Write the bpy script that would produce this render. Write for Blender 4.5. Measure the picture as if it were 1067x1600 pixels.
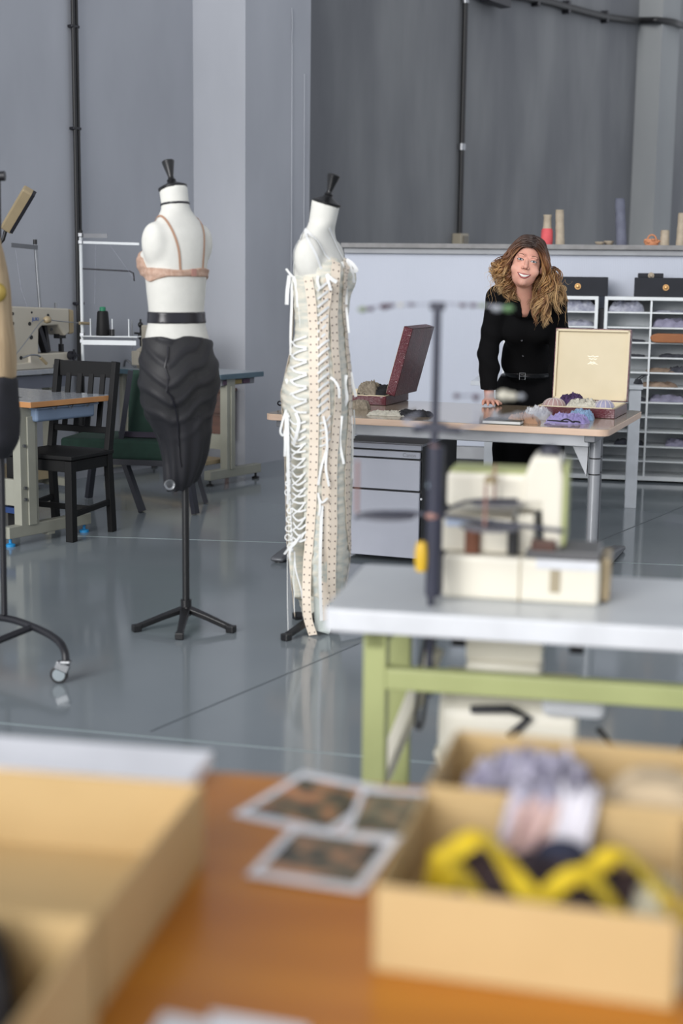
import bpy, bmesh, math, random
import numpy as np
from mathutils import Vector, Matrix, noise

random.seed(7)
rng = np.random.RandomState(7)
PI = math.pi
for _o in list(bpy.data.objects):
    bpy.data.objects.remove(_o)
COL = bpy.context.scene.collection
SCN = bpy.context.scene

# ------------------------------------------------------------------ camera
CAM_Z = 1.41
PITCH = math.atan(370 / 2222)
ROLL = 0.012
FPX = 2222.0
cr = Vector((math.cos(ROLL), math.sin(PITCH) * math.sin(ROLL), math.cos(PITCH) * math.sin(ROLL)))
cu = Vector((-math.sin(ROLL), math.sin(PITCH) * math.cos(ROLL), math.cos(PITCH) * math.cos(ROLL)))
cf = Vector((0, math.cos(PITCH), -math.sin(PITCH)))
cam = bpy.data.cameras.new('camera')
camo = bpy.data.objects.new('camera', cam)
COL.objects.link(camo)
camo.matrix_world = Matrix(((cr.x, cu.x, -cf.x, 0), (cr.y, cu.y, -cf.y, 0), (cr.z, cu.z, -cf.z, CAM_Z), (0, 0, 0, 1)))
cam.sensor_fit = 'VERTICAL'
cam.sensor_height = 36.0
cam.sensor_width = 24.0
cam.lens = 50.0
cam.clip_start = 0.05
cam.clip_end = 100
cam.dof.use_dof = True
cam.dof.focus_distance = 7.3
cam.dof.aperture_fstop = 1.9
SCN.camera = camo

# ------------------------------------------------------------------ light
SCN.view_settings.view_transform = 'Standard'
SCN.view_settings.look = 'None'
SCN.view_settings.gamma = 1.0
SCN.view_settings.exposure = 0.05
SCN.view_settings.use_curve_mapping = False

world = bpy.data.worlds.new('world')
SCN.world = world
world.use_nodes = True
_wn = world.node_tree
_tc = _wn.nodes.new('ShaderNodeTexCoord')
_sx = _wn.nodes.new('ShaderNodeSeparateXYZ')
_rp = _wn.nodes.new('ShaderNodeValToRGB')
_wn.links.new(_tc.outputs['Generated'], _sx.inputs[0])
_wn.links.new(_sx.outputs['Z'], _rp.inputs[0])
_rp.color_ramp.elements[0].position = 0.0
_rp.color_ramp.elements[0].color = (0.98, 1.02, 1.10, 1)
_rp.color_ramp.elements[1].position = 0.75
_rp.color_ramp.elements[1].color = (0.40, 0.415, 0.45, 1)
_wn.links.new(_rp.outputs[0], _wn.nodes['Background'].inputs[0])
_wn.nodes['Background'].inputs[1].default_value = 0.95


def area(name, loc, target, sx, sy, power, col):
    l = bpy.data.lights.new(name, 'AREA')
    l.shape = 'RECTANGLE'
    l.size = sx
    l.size_y = sy
    l.energy = power
    l.color = col
    o = bpy.data.objects.new(name, l)
    COL.objects.link(o)
    o.location = loc
    o.rotation_euler = (Vector(target) - Vector(loc)).to_track_quat('-Z', 'Y').to_euler()
    return o


area('window_light_left', (-6.5, -4.5, 3.6), (0.0, 8.0, 0.9), 5.0, 3.5, 380, (0.98, 0.98, 1.0))
_s = bpy.data.lights.new('soft_daylight', 'SUN')
_s.energy = 2.1
_s.angle = math.radians(38)
_s.color = (1.0, 0.985, 0.96)
_so = bpy.data.objects.new('soft_daylight', _s)
COL.objects.link(_so)
_so.rotation_euler = Vector((0.44, 0.85, -0.40)).to_track_quat('-Z', 'Y').to_euler()


# ------------------------------------------------------------------ pixel helpers (only for measuring where things stand)
def ray(px, py):
    return cf + cr * ((px - 533.5) / FPX) + cu * ((800 - py) / FPX)


def onz(px, py, z=0.0):
    d = ray(px, py)
    t = (z - CAM_Z) / d.z
    return Vector((d.x * t, d.y * t, z))


def aty(px, py, Y):
    d = ray(px, py)
    t = Y / d.y
    return Vector((d.x * t, Y, CAM_Z + d.z * t))


# ------------------------------------------------------------------ materials
def lin(c):
    return tuple(((v / 255.0 + 0.055) / 1.055) ** 2.4 if v > 10 else v / 255.0 / 12.92 for v in c)


_mc = {}


def mat(name, rgb, rough=0.6, metal=0.0, rgb2=None, nscale=8.0, bump=0.0, bscale=60.0, spec=0.5, sheen=0.0, coat=0.0,
        alpha=1.0, stretch=None):
    if name in _mc:
        return _mc[name]
    m = bpy.data.materials.new(name)
    m.use_nodes = True
    nt = m.node_tree
    b = nt.nodes['Principled BSDF']
    c = lin(rgb)
    b.inputs['Base Color'].default_value = (*c, 1)
    b.inputs['Roughness'].default_value = rough
    b.inputs['Metallic'].default_value = metal
    b.inputs['Specular IOR Level'].default_value = spec
    b.inputs['Sheen Weight'].default_value = sheen
    b.inputs['Coat Weight'].default_value = coat
    b.inputs['Coat Roughness'].default_value = 0.15
    b.inputs['Alpha'].default_value = alpha
    tc = nt.nodes.new('ShaderNodeTexCoord')
    mp = nt.nodes.new('ShaderNodeMapping')
    nt.links.new(tc.outputs['Object'], mp.inputs[0])
    if stretch:
        mp.inputs['Scale'].default_value = stretch
    n = nt.nodes.new('ShaderNodeTexNoise')
    n.inputs['Scale'].default_value = nscale
    n.inputs['Detail'].default_value = 5
    nt.links.new(mp.outputs[0], n.inputs['Vector'])
    if rgb2 is None:
        rgb2 = tuple(v * 0.94 for v in rgb)
    r = nt.nodes.new('ShaderNodeValToRGB')
    r.color_ramp.elements[0].position = 0.35
    r.color_ramp.elements[1].position = 0.65
    r.color_ramp.elements[0].color = (*c, 1)
    r.color_ramp.elements[1].color = (*lin(rgb2), 1)
    nt.links.new(n.outputs[0], r.inputs[0])
    nt.links.new(r.outputs[0], b.inputs['Base Color'])
    if bump > 0:
        n2 = nt.nodes.new('ShaderNodeTexNoise')
        n2.inputs['Scale'].default_value = bscale
        n2.inputs['Detail'].default_value = 4
        nt.links.new(mp.outputs[0], n2.inputs['Vector'])
        bp = nt.nodes.new('ShaderNodeBump')
        bp.inputs['Strength'].default_value = bump
        bp.inputs['Distance'].default_value = 0.01
        nt.links.new(n2.outputs[0], bp.inputs['Height'])
        nt.links.new(bp.outputs[0], b.inputs['Normal'])
    _mc[name] = m
    return m


def add_wave_bump(m, scale, strength, direction='X', dist=0.004, colr=None):
    nt = m.node_tree
    b = nt.nodes['Principled BSDF']
    tc = nt.nodes.new('ShaderNodeTexCoord')
    w = nt.nodes.new('ShaderNodeTexWave')
    w.wave_type = 'BANDS'
    w.bands_direction = direction
    w.inputs['Scale'].default_value = scale
    nt.links.new(tc.outputs['Object'], w.inputs['Vector'])
    bp = nt.nodes.new('ShaderNodeBump')
    bp.inputs['Strength'].default_value = strength
    bp.inputs['Distance'].default_value = dist
    nt.links.new(w.outputs['Fac'], bp.inputs['Height'])
    nt.links.new(bp.outputs[0], b.inputs['Normal'])
    if colr:
        src = b.inputs['Base Color'].links[0].from_socket
        mx = nt.nodes.new('ShaderNodeMixRGB')
        mx.inputs[2].default_value = (*lin(colr), 1)
        ma = nt.nodes.new('ShaderNodeMath')
        ma.operation = 'MULTIPLY'
        ma.inputs[1].default_value = 0.5
        nt.links.new(w.outputs['Fac'], ma.inputs[0])
        nt.links.new(ma.outputs[0], mx.inputs[0])
        nt.links.new(src, mx.inputs[1])
        nt.links.new(mx.outputs[0], b.inputs['Base Color'])


# ------------------------------------------------------------------ mesh collecting
class M:
    def __init__(self):
        self.v = []
        self.f = []
        self.mi = []
        self.T = Matrix.Identity(4)

    def add(self, vs, fs, mi=0):
        o = len(self.v)
        self.v += [tuple(self.T @ Vector(p)) for p in vs]
        self.f += [tuple(i + o for i in f) for f in fs]
        self.mi += [mi] * len(fs)
        return self

    def box(self, c, s, rot=None, mi=0):
        hx, hy, hz = s[0] / 2, s[1] / 2, s[2] / 2
        R = rot if rot is not None else Matrix.Identity(3)
        c = Vector(c)
        vs = [c + R @ Vector((x * hx, y * hy, z * hz)) for x in (-1, 1) for y in (-1, 1) for z in (-1, 1)]
        return self.add(vs, [(0, 1, 3, 2), (4, 6, 7, 5), (0, 4, 5, 1), (2, 3, 7, 6), (0, 2, 6, 4), (1, 5, 7, 3)], mi)

    def bar(self, p0, p1, w, d, mi=0, up=(0, 0, 1)):
        """rectangular bar from p0 to p1"""
        p0 = Vector(p0)
        p1 = Vector(p1)
        z = (p1 - p0)
        L = z.length
        z.normalize()
        x = z.cross(Vector(up))
        if x.length < 1e-3:
            x = Vector((1, 0, 0))
        x.normalize()
        y = z.cross(x)
        R = Matrix((x, y, z)).transposed()
        return self.box((p0 + p1) / 2, (w, d, L), R, mi)

    def tube(self, pts, r, n=10, mi=0, caps=True, flat=None, upv=None):
        pts = [Vector(p) for p in pts]
        k = len(pts)
        rs = r if isinstance(r, (list, tuple)) else [r] * k
        vs = []
        fs = []
        prev = None
        for i, p in enumerate(pts):
            t = (pts[min(i + 1, k - 1)] - pts[max(i - 1, 0)])
            if t.length < 1e-9:
                t = Vector((0, 0, 1))
            t.normalize()
            if prev is None:
                a = Vector(upv) if upv is not None else Vector((0, 0, 1))
                if abs(a.dot(t)) > 0.95:
                    a = Vector((1, 0, 0))
                x = (a - t * a.dot(t)).normalized()
            else:
                x = (prev - t * prev.dot(t))
                if x.length < 1e-6:
                    x = t.orthogonal()
                x.normalize()
            prev = x
            y = t.cross(x)
            for j in range(n):
                a = 2 * PI * j / n
                fl = flat if flat else 1.0
                vs.append(p + x * (math.cos(a) * rs[i] * fl) + y * (math.sin(a) * rs[i]))
        for i in range(k - 1):
            for j in range(n):
                fs.append((i * n + j, i * n + (j + 1) % n, (i + 1) * n + (j + 1) % n, (i + 1) * n + j))
        if caps:
            fs.append(tuple(range(n - 1, -1, -1)))
            fs.append(tuple((k - 1) * n + j for j in range(n)))
        return self.add(vs, fs, mi)

    def cyl(self, p0, p1, r0, r1=None, n=20, mi=0):
        return self.tube([p0, p1], [r0, r0 if r1 is None else r1], n, mi)

    def lathe(self, prof, c=(0, 0, 0), n=28, mi=0, rot=None, sx=1, sy=1):
        R = rot if rot is not None else Matrix.Identity(3)
        c = Vector(c)
        vs = []
        fs = []
        k = len(prof)
        for r, z in prof:
            for j in range(n):
                a = 2 * PI * j / n
                vs.append(c + R @ Vector((r * math.cos(a) * sx, r * math.sin(a) * sy, z)))
        for i in range(k - 1):
            for j in range(n):
                fs.append((i * n + j, i * n + (j + 1) % n, (i + 1) * n + (j + 1) % n, (i + 1) * n + j))
        if prof[0][0] > 1e-6:
            fs.append(tuple(range(n - 1, -1, -1)))
        if prof[-1][0] > 1e-6:
            fs.append(tuple((k - 1) * n + j for j in range(n)))
        return self.add(vs, fs, mi)

    def prism(self, poly, h0, h1, axis='z', mi=0):
        n = len(poly)

        def P(a, b, h):
            return {'z': (a, b, h), 'y': (a, h, b), 'x': (h, a, b)}[axis]
        vs = [P(a, b, h0) for a, b in poly] + [P(a, b, h1) for a, b in poly]
        fs = [tuple(range(n - 1, -1, -1)), tuple(range(n, 2 * n))]
        for i in range(n):
            j = (i + 1) % n
            fs.append((i, j, n + j, n + i))
        return self.add(vs, fs, mi)

    def ball(self, c, r, nu=16, nv=10, mi=0, rot=None):
        rr = r if isinstance(r, (tuple, list)) else (r, r, r)
        R = rot if rot is not None else Matrix.Identity(3)
        c = Vector(c)
        vs = []
        for i in range(nv + 1):
            a = PI * i / nv
            for j in range(nu):
                b = 2 * PI * j / nu
                vs.append(c + R @ Vector((rr[0] * math.sin(a) * math.cos(b), rr[1] * math.sin(a) * math.sin(b), rr[2] * math.cos(a))))
        fs = []
        for i in range(nv):
            for j in range(nu):
                fs.append((i * nu + j, (i + 1) * nu + j, (i + 1) * nu + (j + 1) % nu, i * nu + (j + 1) % nu))
        return self.add(vs, fs, mi)

    def ribbon(self, pts, nrm, w, th=0.001, mi=0):
        """flat band along pts with surface normals nrm"""
        pts = [Vector(p) for p in pts]
        k = len(pts)
        vs = []
        fs = []
        for i, p in enumerate(pts):
            t = (pts[min(i + 1, k - 1)] - pts[max(i - 1, 0)]).normalized()
            nn = Vector(nrm[i]) if isinstance(nrm, list) else Vector(nrm)
            s = t.cross(nn)
            if s.length < 1e-6:
                s = t.orthogonal()
            s.normalize()
            nn = s.cross(t).normalized()
            ww = (w[i] if isinstance(w, list) else w) / 2
            vs += [p - s * ww, p + s * ww, p + s * ww + nn * th, p - s * ww + nn * th]
        for i in range(k - 1):
            a = i * 4
            b = a + 4
            for j in range(4):
                fs.append((a + j, a + (j + 1) % 4, b + (j + 1) % 4, b + j))
        fs.append((3, 2, 1, 0))
        e = (k - 1) * 4
        fs.append((e, e + 1, e + 2, e + 3))
        return self.add(vs, fs, mi)

    def sheet(self, fn, nu, nv, mi=0):
        vs = [fn(i / nu, j / nv) for i in range(nu + 1) for j in range(nv + 1)]
        fs = []
        for i in range(nu):
            for j in range(nv):
                a = i * (nv + 1) + j
                fs.append((a, a + nv + 1, a + nv + 2, a + 1))
        return self.add(vs, fs, mi)

    def obj(self, name, mats, parent=None, smooth=None, bevel=0, seg=2, solid=0, sub=0):
        me = bpy.data.meshes.new(name)
        me.from_pydata(self.v, [], self.f)
        if not isinstance(mats, (list, tuple)):
            mats = [mats]
        for m in mats:
            me.materials.append(m)
        me.polygons.foreach_set('material_index', self.mi)
        bm = bmesh.new()
        bm.from_mesh(me)
        bmesh.ops.recalc_face_normals(bm, faces=bm.faces)
        bm.to_mesh(me)
        bm.free()
        if smooth is not None:
            me.polygons.foreach_set('use_smooth', [True] * len(me.polygons))
            if smooth < 180:
                me.set_sharp_from_angle(angle=math.radians(smooth))
        o = bpy.data.objects.new(name, me)
        COL.objects.link(o)
        if parent is not None:
            o.parent = parent
        if solid:
            md = o.modifiers.new('thick', 'SOLIDIFY')
            md.thickness = solid
        if bevel:
            md = o.modifiers.new('bevel', 'BEVEL')
            md.width = bevel
            md.segments = seg
            md.limit_method = 'ANGLE'
            md.angle_limit = math.radians(40)
            md.harden_normals = False
        if sub:
            md = o.modifiers.new('sub', 'SUBSURF')
            md.levels = sub
            md.render_levels = sub
        return o


def tag(o, label=None, cat=None, group=None, kind=None):
    if label:
        o['label'] = label
    if cat:
        o['category'] = cat
    if group:
        o['group'] = group
    if kind:
        o['kind'] = kind
    return o


def thing(name, label, cat, loc=(0, 0, 0), yaw=0.0, group=None):
    o = bpy.data.objects.new(name, None)
    o.empty_display_size = 0.1
    COL.objects.link(o)
    o.location = loc
    o.rotation_euler = (0, 0, yaw)
    return tag(o, label, cat, group)


def place(o, loc, yaw=0.0):
    o.location = loc
    o.rotation_euler = (0, 0, yaw)
    return o


def rotz(a):
    return Matrix.Rotation(a, 3, 'Z')


def rotx(a):
    return Matrix.Rotation(a, 3, 'X')


def roty(a):
    return Matrix.Rotation(a, 3, 'Y')


def bez(p0, p1, p2, p3, n=12):
    p0, p1, p2, p3 = map(Vector, (p0, p1, p2, p3))
    out = []
    for i in range(n + 1):
        t = i / n
        out.append(p0 * (1 - t) ** 3 + p1 * 3 * t * (1 - t) ** 2 + p2 * 3 * t * t * (1 - t) + p3 * t ** 3)
    return out


def spline(pts, n=6):
    """Catmull-Rom"""
    P = [Vector(p) for p in pts]
    P = [P[0] * 2 - P[1]] + P + [P[-1] * 2 - P[-2]]
    out = []
    for i in range(1, len(P) - 2):
        for k in range(n):
            t = k / n
            a, b, c, d = P[i - 1], P[i], P[i + 1], P[i + 2]
            out.append(0.5 * ((2 * b) + (c - a) * t + (2 * a - 5 * b + 4 * c - d) * t * t + (3 * b - a - 3 * c + d) * t ** 3))
    out.append(P[-2])
    return out


def text_obj(name, s, size, m, parent, loc, rot, ext=0.0003, align='CENTER'):
    cu_ = bpy.data.curves.new(name, 'FONT')
    cu_.body = s
    cu_.size = size
    cu_.extrude = ext
    cu_.align_x = align
    cu_.align_y = 'CENTER'
    t = bpy.data.objects.new(name, cu_)
    COL.objects.link(t)
    bpy.context.view_layer.update()
    me = bpy.data.meshes.new_from_object(t)
    bpy.data.objects.remove(t)
    o = bpy.data.objects.new(name, me)
    me.materials.clear()
    me.materials.append(m)
    COL.objects.link(o)
    o.parent = parent
    o.location = loc
    o.rotation_euler = rot
    return o


# ------------------------------------------------------------------ implicit surface modelling
def smin(a, b, k):
    h = np.clip(0.5 + 0.5 * (b - a) / k, 0, 1)
    return b + (a - b) * h - k * h * (1 - h)


def smax(a, b, k):
    return -smin(-a, -b, k)


def s_cone(P, a, b, ra, rb):
    a = np.array(a, dtype=np.float32)
    b = np.array(b, dtype=np.float32)
    d = b - a
    L = float(d @ d)
    px, py, pz = P[0] - a[0], P[1] - a[1], P[2] - a[2]
    t = np.clip((px * d[0] + py * d[1] + pz * d[2]) / L, 0, 1)
    return np.sqrt((px - d[0] * t) ** 2 + (py - d[1] * t) ** 2 + (pz - d[2] * t) ** 2) - (ra + (rb - ra) * t)


def s_ell(P, c, r, R=None):
    x, y, z = P[0] - c[0], P[1] - c[1], P[2] - c[2]
    if R is not None:
        x, y, z = (R[0][0] * x + R[1][0] * y + R[2][0] * z, R[0][1] * x + R[1][1] * y + R[2][1] * z,
                   R[0][2] * x + R[1][2] * y + R[2][2] * z)
    k0 = np.sqrt((x / r[0]) ** 2 + (y / r[1]) ** 2 + (z / r[2]) ** 2)
    k1 = np.sqrt((x / r[0] ** 2) ** 2 + (y / r[1] ** 2) ** 2 + (z / r[2] ** 2) ** 2) + 1e-9
    return k0 * (k0 - 1) / k1


def smooth_interp(z, zs, vs):
    zs = np.array(zs)
    vs = np.array(vs)
    m = np.gradient(vs, zs)
    i = np.clip(np.searchsorted(zs, z) - 1, 0, len(zs) - 2)
    h = zs[i + 1] - zs[i]
    t = np.clip((z - zs[i]) / h, 0, 1)
    return ((2 * t ** 3 - 3 * t ** 2 + 1) * vs[i] + (t ** 3 - 2 * t ** 2 + t) * h * m[i] + (-2 * t ** 3 + 3 * t ** 2) * vs[i + 1] + (t ** 3 - t ** 2) * h * m[i + 1])


def s_loft(P, prof, ex=2.3):
    """prof rows (z,a,b,cx,cy) along z"""
    zs = [p[0] for p in prof]
    z = P[2]
    a = smooth_interp(z, zs, [p[1] for p in prof])
    b = smooth_interp(z, zs, [p[2] for p in prof])
    cx = smooth_interp(z, zs, [p[3] for p in prof])
    cy = smooth_interp(z, zs, [p[4] for p in prof])
    x = np.abs(P[0] - cx) / a
    y = np.abs(P[1] - cy) / b
    q = (x ** ex + y ** ex) ** (1 / ex)
    d = (q - 1) * np.minimum(a, b)
    return np.maximum(d, np.maximum(zs[0] - z, z - zs[-1]))


def surface_net(f, xs, ys, zs, B=12):
    nx, ny, nz = len(xs), len(ys), len(zs)
    D = np.full((nx, ny, nz), 1.0, dtype=np.float32)
    for i in range(0, nx, B):
        for j in range(0, ny, B):
            for k in range(0, nz, B):
                X = xs[i:i + B]
                Y = ys[j:j + B]
                Z = zs[k:k + B]
                c = (np.array([X.mean()]), np.array([Y.mean()]), np.array([Z.mean()]))
                rad = 0.5 * math.sqrt(max(np.ptp(X), .004) ** 2 + max(np.ptp(Y), .004) ** 2 + max(np.ptp(Z), .004) ** 2)
                d0 = float(f(c)[0])
                if abs(d0) > rad * 2.2 + 0.04:
                    D[i:i + B, j:j + B, k:k + B] = d0
                    continue
                G = np.meshgrid(X, Y, Z, indexing='ij')
                D[i:i + B, j:j + B, k:k + B] = f(tuple(G))
    D[np.abs(D) < 1e-7] = 1e-7
    S = D < 0
    cnt = np.zeros((nx - 1, ny - 1, nz - 1), dtype=np.int8)
    offs = [(a, b, c) for a in (0, 1) for b in (0, 1) for c in (0, 1)]
    for a, b, c in offs:
        cnt += S[a:nx - 1 + a, b:ny - 1 + b, c:nz - 1 + c]
    act = np.argwhere((cnt > 0) & (cnt < 8))
    idx = np.full(cnt.shape, -1, dtype=np.int64)
    idx[act[:, 0], act[:, 1], act[:, 2]] = np.arange(len(act))
    pos = np.zeros((len(act), 3))
    num = np.zeros(len(act))
    I, J, K = act[:, 0], act[:, 1], act[:, 2]
    for a, b, c in offs:
        for ax in range(3):
            if (a, b, c)[ax]:
                continue
            e = [a, b, c]
            e[ax] = 1
            d0 = D[I + a, J + b, K + c]
            d1 = D[I + e[0], J + e[1], K + e[2]]
            mk = (d0 < 0) != (d1 < 0)
            t = np.where(mk, d0 / np.where(mk, d0 - d1, 1), 0)
            p0 = np.stack([xs[I + a], ys[J + b], zs[K + c]], 1)
            p1 = np.stack([xs[I + e[0]], ys[J + e[1]], zs[K + e[2]]], 1)
            pos += np.where(mk[:, None], p0 + (p1 - p0) * t[:, None], 0)
            num += mk
    pos /= num[:, None]
    faces = []
    for ax in range(3):
        sl0 = [slice(1, -1)] * 3
        sl1 = [slice(1, -1)] * 3
        sl0[ax] = slice(0, -1)
        sl1[ax] = slice(1, None)
        A = S[tuple(sl0)]
        Bm = S[tuple(sl1)]
        e = np.argwhere(A != Bm)
        base = e.copy()
        for q in range(3):
            if q != ax:
                base[:, q] += 1
        flip = A[e[:, 0], e[:, 1], e[:, 2]]
        u, v = [(1, 2), (2, 0), (0, 1)][ax]
        q = []
        for du, dv in ((0, 0), (-1, 0), (-1, -1), (0, -1)):
            c = base.copy()
            c[:, u] += du
            c[:, v] += dv
            q.append(idx[c[:, 0], c[:, 1], c[:, 2]])
        q = np.stack(q, 1)
        q[~flip] = q[~flip][:, ::-1]
        faces.append(q)
    F = np.concatenate(faces)
    F = F[(F >= 0).all(1)]
    return pos, F


def grid_axis(segs):
    """segs: list of (start, step) ... final end"""
    out = []
    for i in range(len(segs) - 1):
        a, st = segs[i]
        b = segs[i + 1][0]
        n = max(1, int(round((b - a) / st)))
        out += list(np.linspace(a, b, n, endpoint=False))
    out.append(segs[-1][0])
    return np.array(out)


def net_obj(name, f, xs, ys, zs, m, parent=None, relax=1):
    pos, F = surface_net(f, xs, ys, zs)
    me = bpy.data.meshes.new(name)
    me.from_pydata(pos.tolist(), [], F.tolist())
    me.materials.append(m)
    me.polygons.foreach_set('use_smooth', [True] * len(me.polygons))
    if relax:
        bm = bmesh.new()
        bm.from_mesh(me)
        for _ in range(relax):
            bmesh.ops.smooth_vert(bm, verts=bm.verts, factor=0.4, use_axis_x=True, use_axis_y=True, use_axis_z=True)
        bmesh.ops.recalc_face_normals(bm, faces=bm.faces)
        bm.to_mesh(me)
        bm.free()
    o = bpy.data.objects.new(name, me)
    COL.objects.link(o)
    if parent is not None:
        o.parent = parent
    return o


def fpt(f, p):
    return float(f((np.array([p[0]]), np.array([p[1]]), np.array([p[2]])))[0])


def grad(f, p, e=0.002):
    g = Vector([fpt(f, (p[0] + (e if i == 0 else 0), p[1] + (e if i == 1 else 0), p[2] + (e if i == 2 else 0))) -
                fpt(f, (p[0] - (e if i == 0 else 0), p[1] - (e if i == 1 else 0), p[2] - (e if i == 2 else 0))) for i in range(3)])
    if g.length < 1e-9:
        return Vector((0, 0, 1))
    return g.normalized()


def snap(f, p, off=0.0, it=8):
    p = Vector(p)
    for _ in range(it):
        d = fpt(f, p)
        if abs(d - off) < 2e-4:
            break
        p = p - grad(f, p) * (d - off) * 0.9
    return p, grad(f, p)
# ================================================================== ROOM
YA = -math.radians(34)            # the building's axes are turned 34 degrees
YN = -math.radians(11)            # partition, shelves and near tables
YD = -math.radians(20.2)          # desk
A2 = Vector((math.sin(-YA), math.cos(YA), 0))      # right and away
B2 = Vector((-math.cos(YA), math.sin(-YA), 0))     # left and away

m_floor = mat('epoxy_floor', (128, 136, 140), rough=0.11, rgb2=(120, 128, 133), nscale=0.9, bump=0.05, bscale=1.6, spec=0.5)
m_wall = mat('grey_plaster', (166, 169, 176), rough=0.85, rgb2=(157, 160, 167), nscale=1.6, bump=0.25, bscale=7, stretch=(1, 1, .45))
m_dark = mat('dark_cement_wall', (124, 126, 128), rough=0.8, rgb2=(104, 106, 110), nscale=1.7, bump=0.25, bscale=6, stretch=(1, 1, .3))  # back wall gets a darker grey than the other walls
m_joint = mat('floor_joint', (150, 164, 166), rough=0.4)
m_joint2 = mat('floor_saw_cut', (80, 88, 93), rough=0.5)


def struct(o):
    return tag(o, kind='structure')


struct(M().box((1, 7, -0.05), (18, 30, 0.1)).obj('floor', m_floor))


def joint(n, p0, p1, w, m):
    d = (p1 - p0)
    a = math.atan2(d.y, d.x)
    struct(M().box((p0 + p1) / 2, (d.length, w, 0.0016), rotz(a)).obj('trim_%d' % n, m))


joint(1, onz(-40, 1126), onz(1120, 1233), .010, m_joint)
joint(2, onz(120, 837.5), onz(450, 848), .012, m_joint)
joint(3, onz(700, 868), onz(1110, 885), .012, m_joint)
joint(4, onz(235, 1143), onz(560, 1006), .006, m_joint2)
joint(5, onz(900, 860), onz(1100, 778), .008, m_joint2)

H = 6.2
C1 = Vector((-.722, 10.505, 0))
C0 = C1 + B2 * .483
P2 = C1 + A2 * .80
Qd = P2 + B2 * .40


def wall_prism(name, pts, m, h=H):
    return struct(M().prism([(p.x, p.y) for p in pts], 0, h).obj(name, m))


Lw = C0 - A2 * 4.2


def ray_line(px, py, base, dr):
    d = ray(px, py)
    k = d.x / d.y
    return base + dr * ((k * base.y - base.x) / (dr.x - k * dr.y))


wall_prism('wall_left', [Lw, C0 + A2 * .2, C0 + A2 * .2 + B2 * .3, Lw + B2 * .3], m_wall)
wall_prism('wall_pilaster', [C1, P2, P2 + B2 * .95, C1 + B2 * .95], m_wall)
K0 = ray_line(988, 250, Qd, A2)
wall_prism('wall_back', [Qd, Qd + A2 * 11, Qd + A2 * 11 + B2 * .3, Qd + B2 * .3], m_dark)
K1 = ray_line(1025, 250, K0, -B2)
K2 = ray_line(1052, 250, K1, A2)
wall_prism('wall_column', [K0, K1, K2, K2 - K1 + K0], mat('column_paint', (142, 145, 146), rough=.8, rgb2=(132, 135, 137), nscale=1.6, bump=.2, bscale=6, stretch=(1, 1, .4)))

# small damage ridge in the pilaster's plaster
rg = M()
for k, (t0, z0, z1) in enumerate([(.56, 0.3, 3.1), (.555, 3.1, 3.35), (.72, 0.25, 2.9)]):
    a = C1 + A2 * t0 - B2 * .002
    rg.tube([(a.x, a.y, z0), (a.x + .004, a.y, (z0 + z1) / 2), (a.x, a.y, z1)], .005, 6)
struct(rg.obj('trim_6', m_wall, smooth=60))

# ---- conduits
m_blk = mat('black_conduit', (22, 22, 24), rough=0.45)
m_dkm = mat('dark_metal', (38, 38, 44), rough=0.4, metal=0.3)
m_stl = mat('steel', (150, 152, 155), rough=0.3, metal=0.9)


def wall_pt(px, base, py=300):
    """point on the line base + t*A2 seen in column px"""
    d = ray(px, py)
    k = d.x / d.y
    t = (k * base.y - base.x) / (A2.x - k * A2.y)
    return base + A2 * t


wp = wall_pt(114, C0)
t = thing('wall_conduit', 'pair of thin black pipes running up the left grey wall beside the sewing machines', 'pipe', (wp.x, wp.y, 0), YA)
# local x = -B2 (out of the wall), y = A2
M().cyl((.03, 0, 0.2), (.03, 0, H - .3), .014).obj('pipe', m_blk, t, smooth=60)
M().cyl((.03, .034, 0.2), (.03, .034, H - .3), .010).obj('pipe', m_blk, t, smooth=60)
for z in (1.2, 2.35, 3.0, 4.1):
    M().box((.022, .012, z), (.04, .075, .018)).obj('clip', m_dkm, t, bevel=.003)

wp = wall_pt(714, Qd)
zb = aty(712, 366, wp.y).z
t = thing('wall_conduit', 'black pipe with clips running down the middle of the dark wall into a beige box', 'pipe', (wp.x, wp.y, 0), YA)
M().cyl((.04, 0, zb), (.04, 0, H - .2), .027).obj('pipe', m_blk, t, smooth=60)
for z in (2.62, 3.95, 5.2):
    M().cyl((.04, 0, z - .03), (.04, 0, z + .03), .036).obj('clip', m_stl, t, smooth=40)
m_beige = mat('beige_plastic', (158, 150, 132), rough=0.5)
M().box((.05, 0, zb - .06), (.10, .15, .13)).obj('socket_box', m_beige, t, bevel=.008)
M().box((.105, 0, zb - .06), (.02, .08, .09)).obj('socket_plate', mat('socket_dark', (110, 104, 92), rough=.5), t, bevel=.004)

pts = []
for px, py in [(722, -18), (832, 0), (880, 12), (940, 27), (984, 33)]:
    b = wall_pt(px, Qd, py)
    pts.append(aty(px, py, b.y) - B2 * .05)
kc = K1 - B2 * .05


def line_pt(px, py, base, dr):
    d = ray(px, py)
    k = d.x / d.y
    t = (k * base.y - base.x) / (dr.x - k * dr.y)
    p = base + dr * t
    return aty(px, py, p.y)


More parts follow.
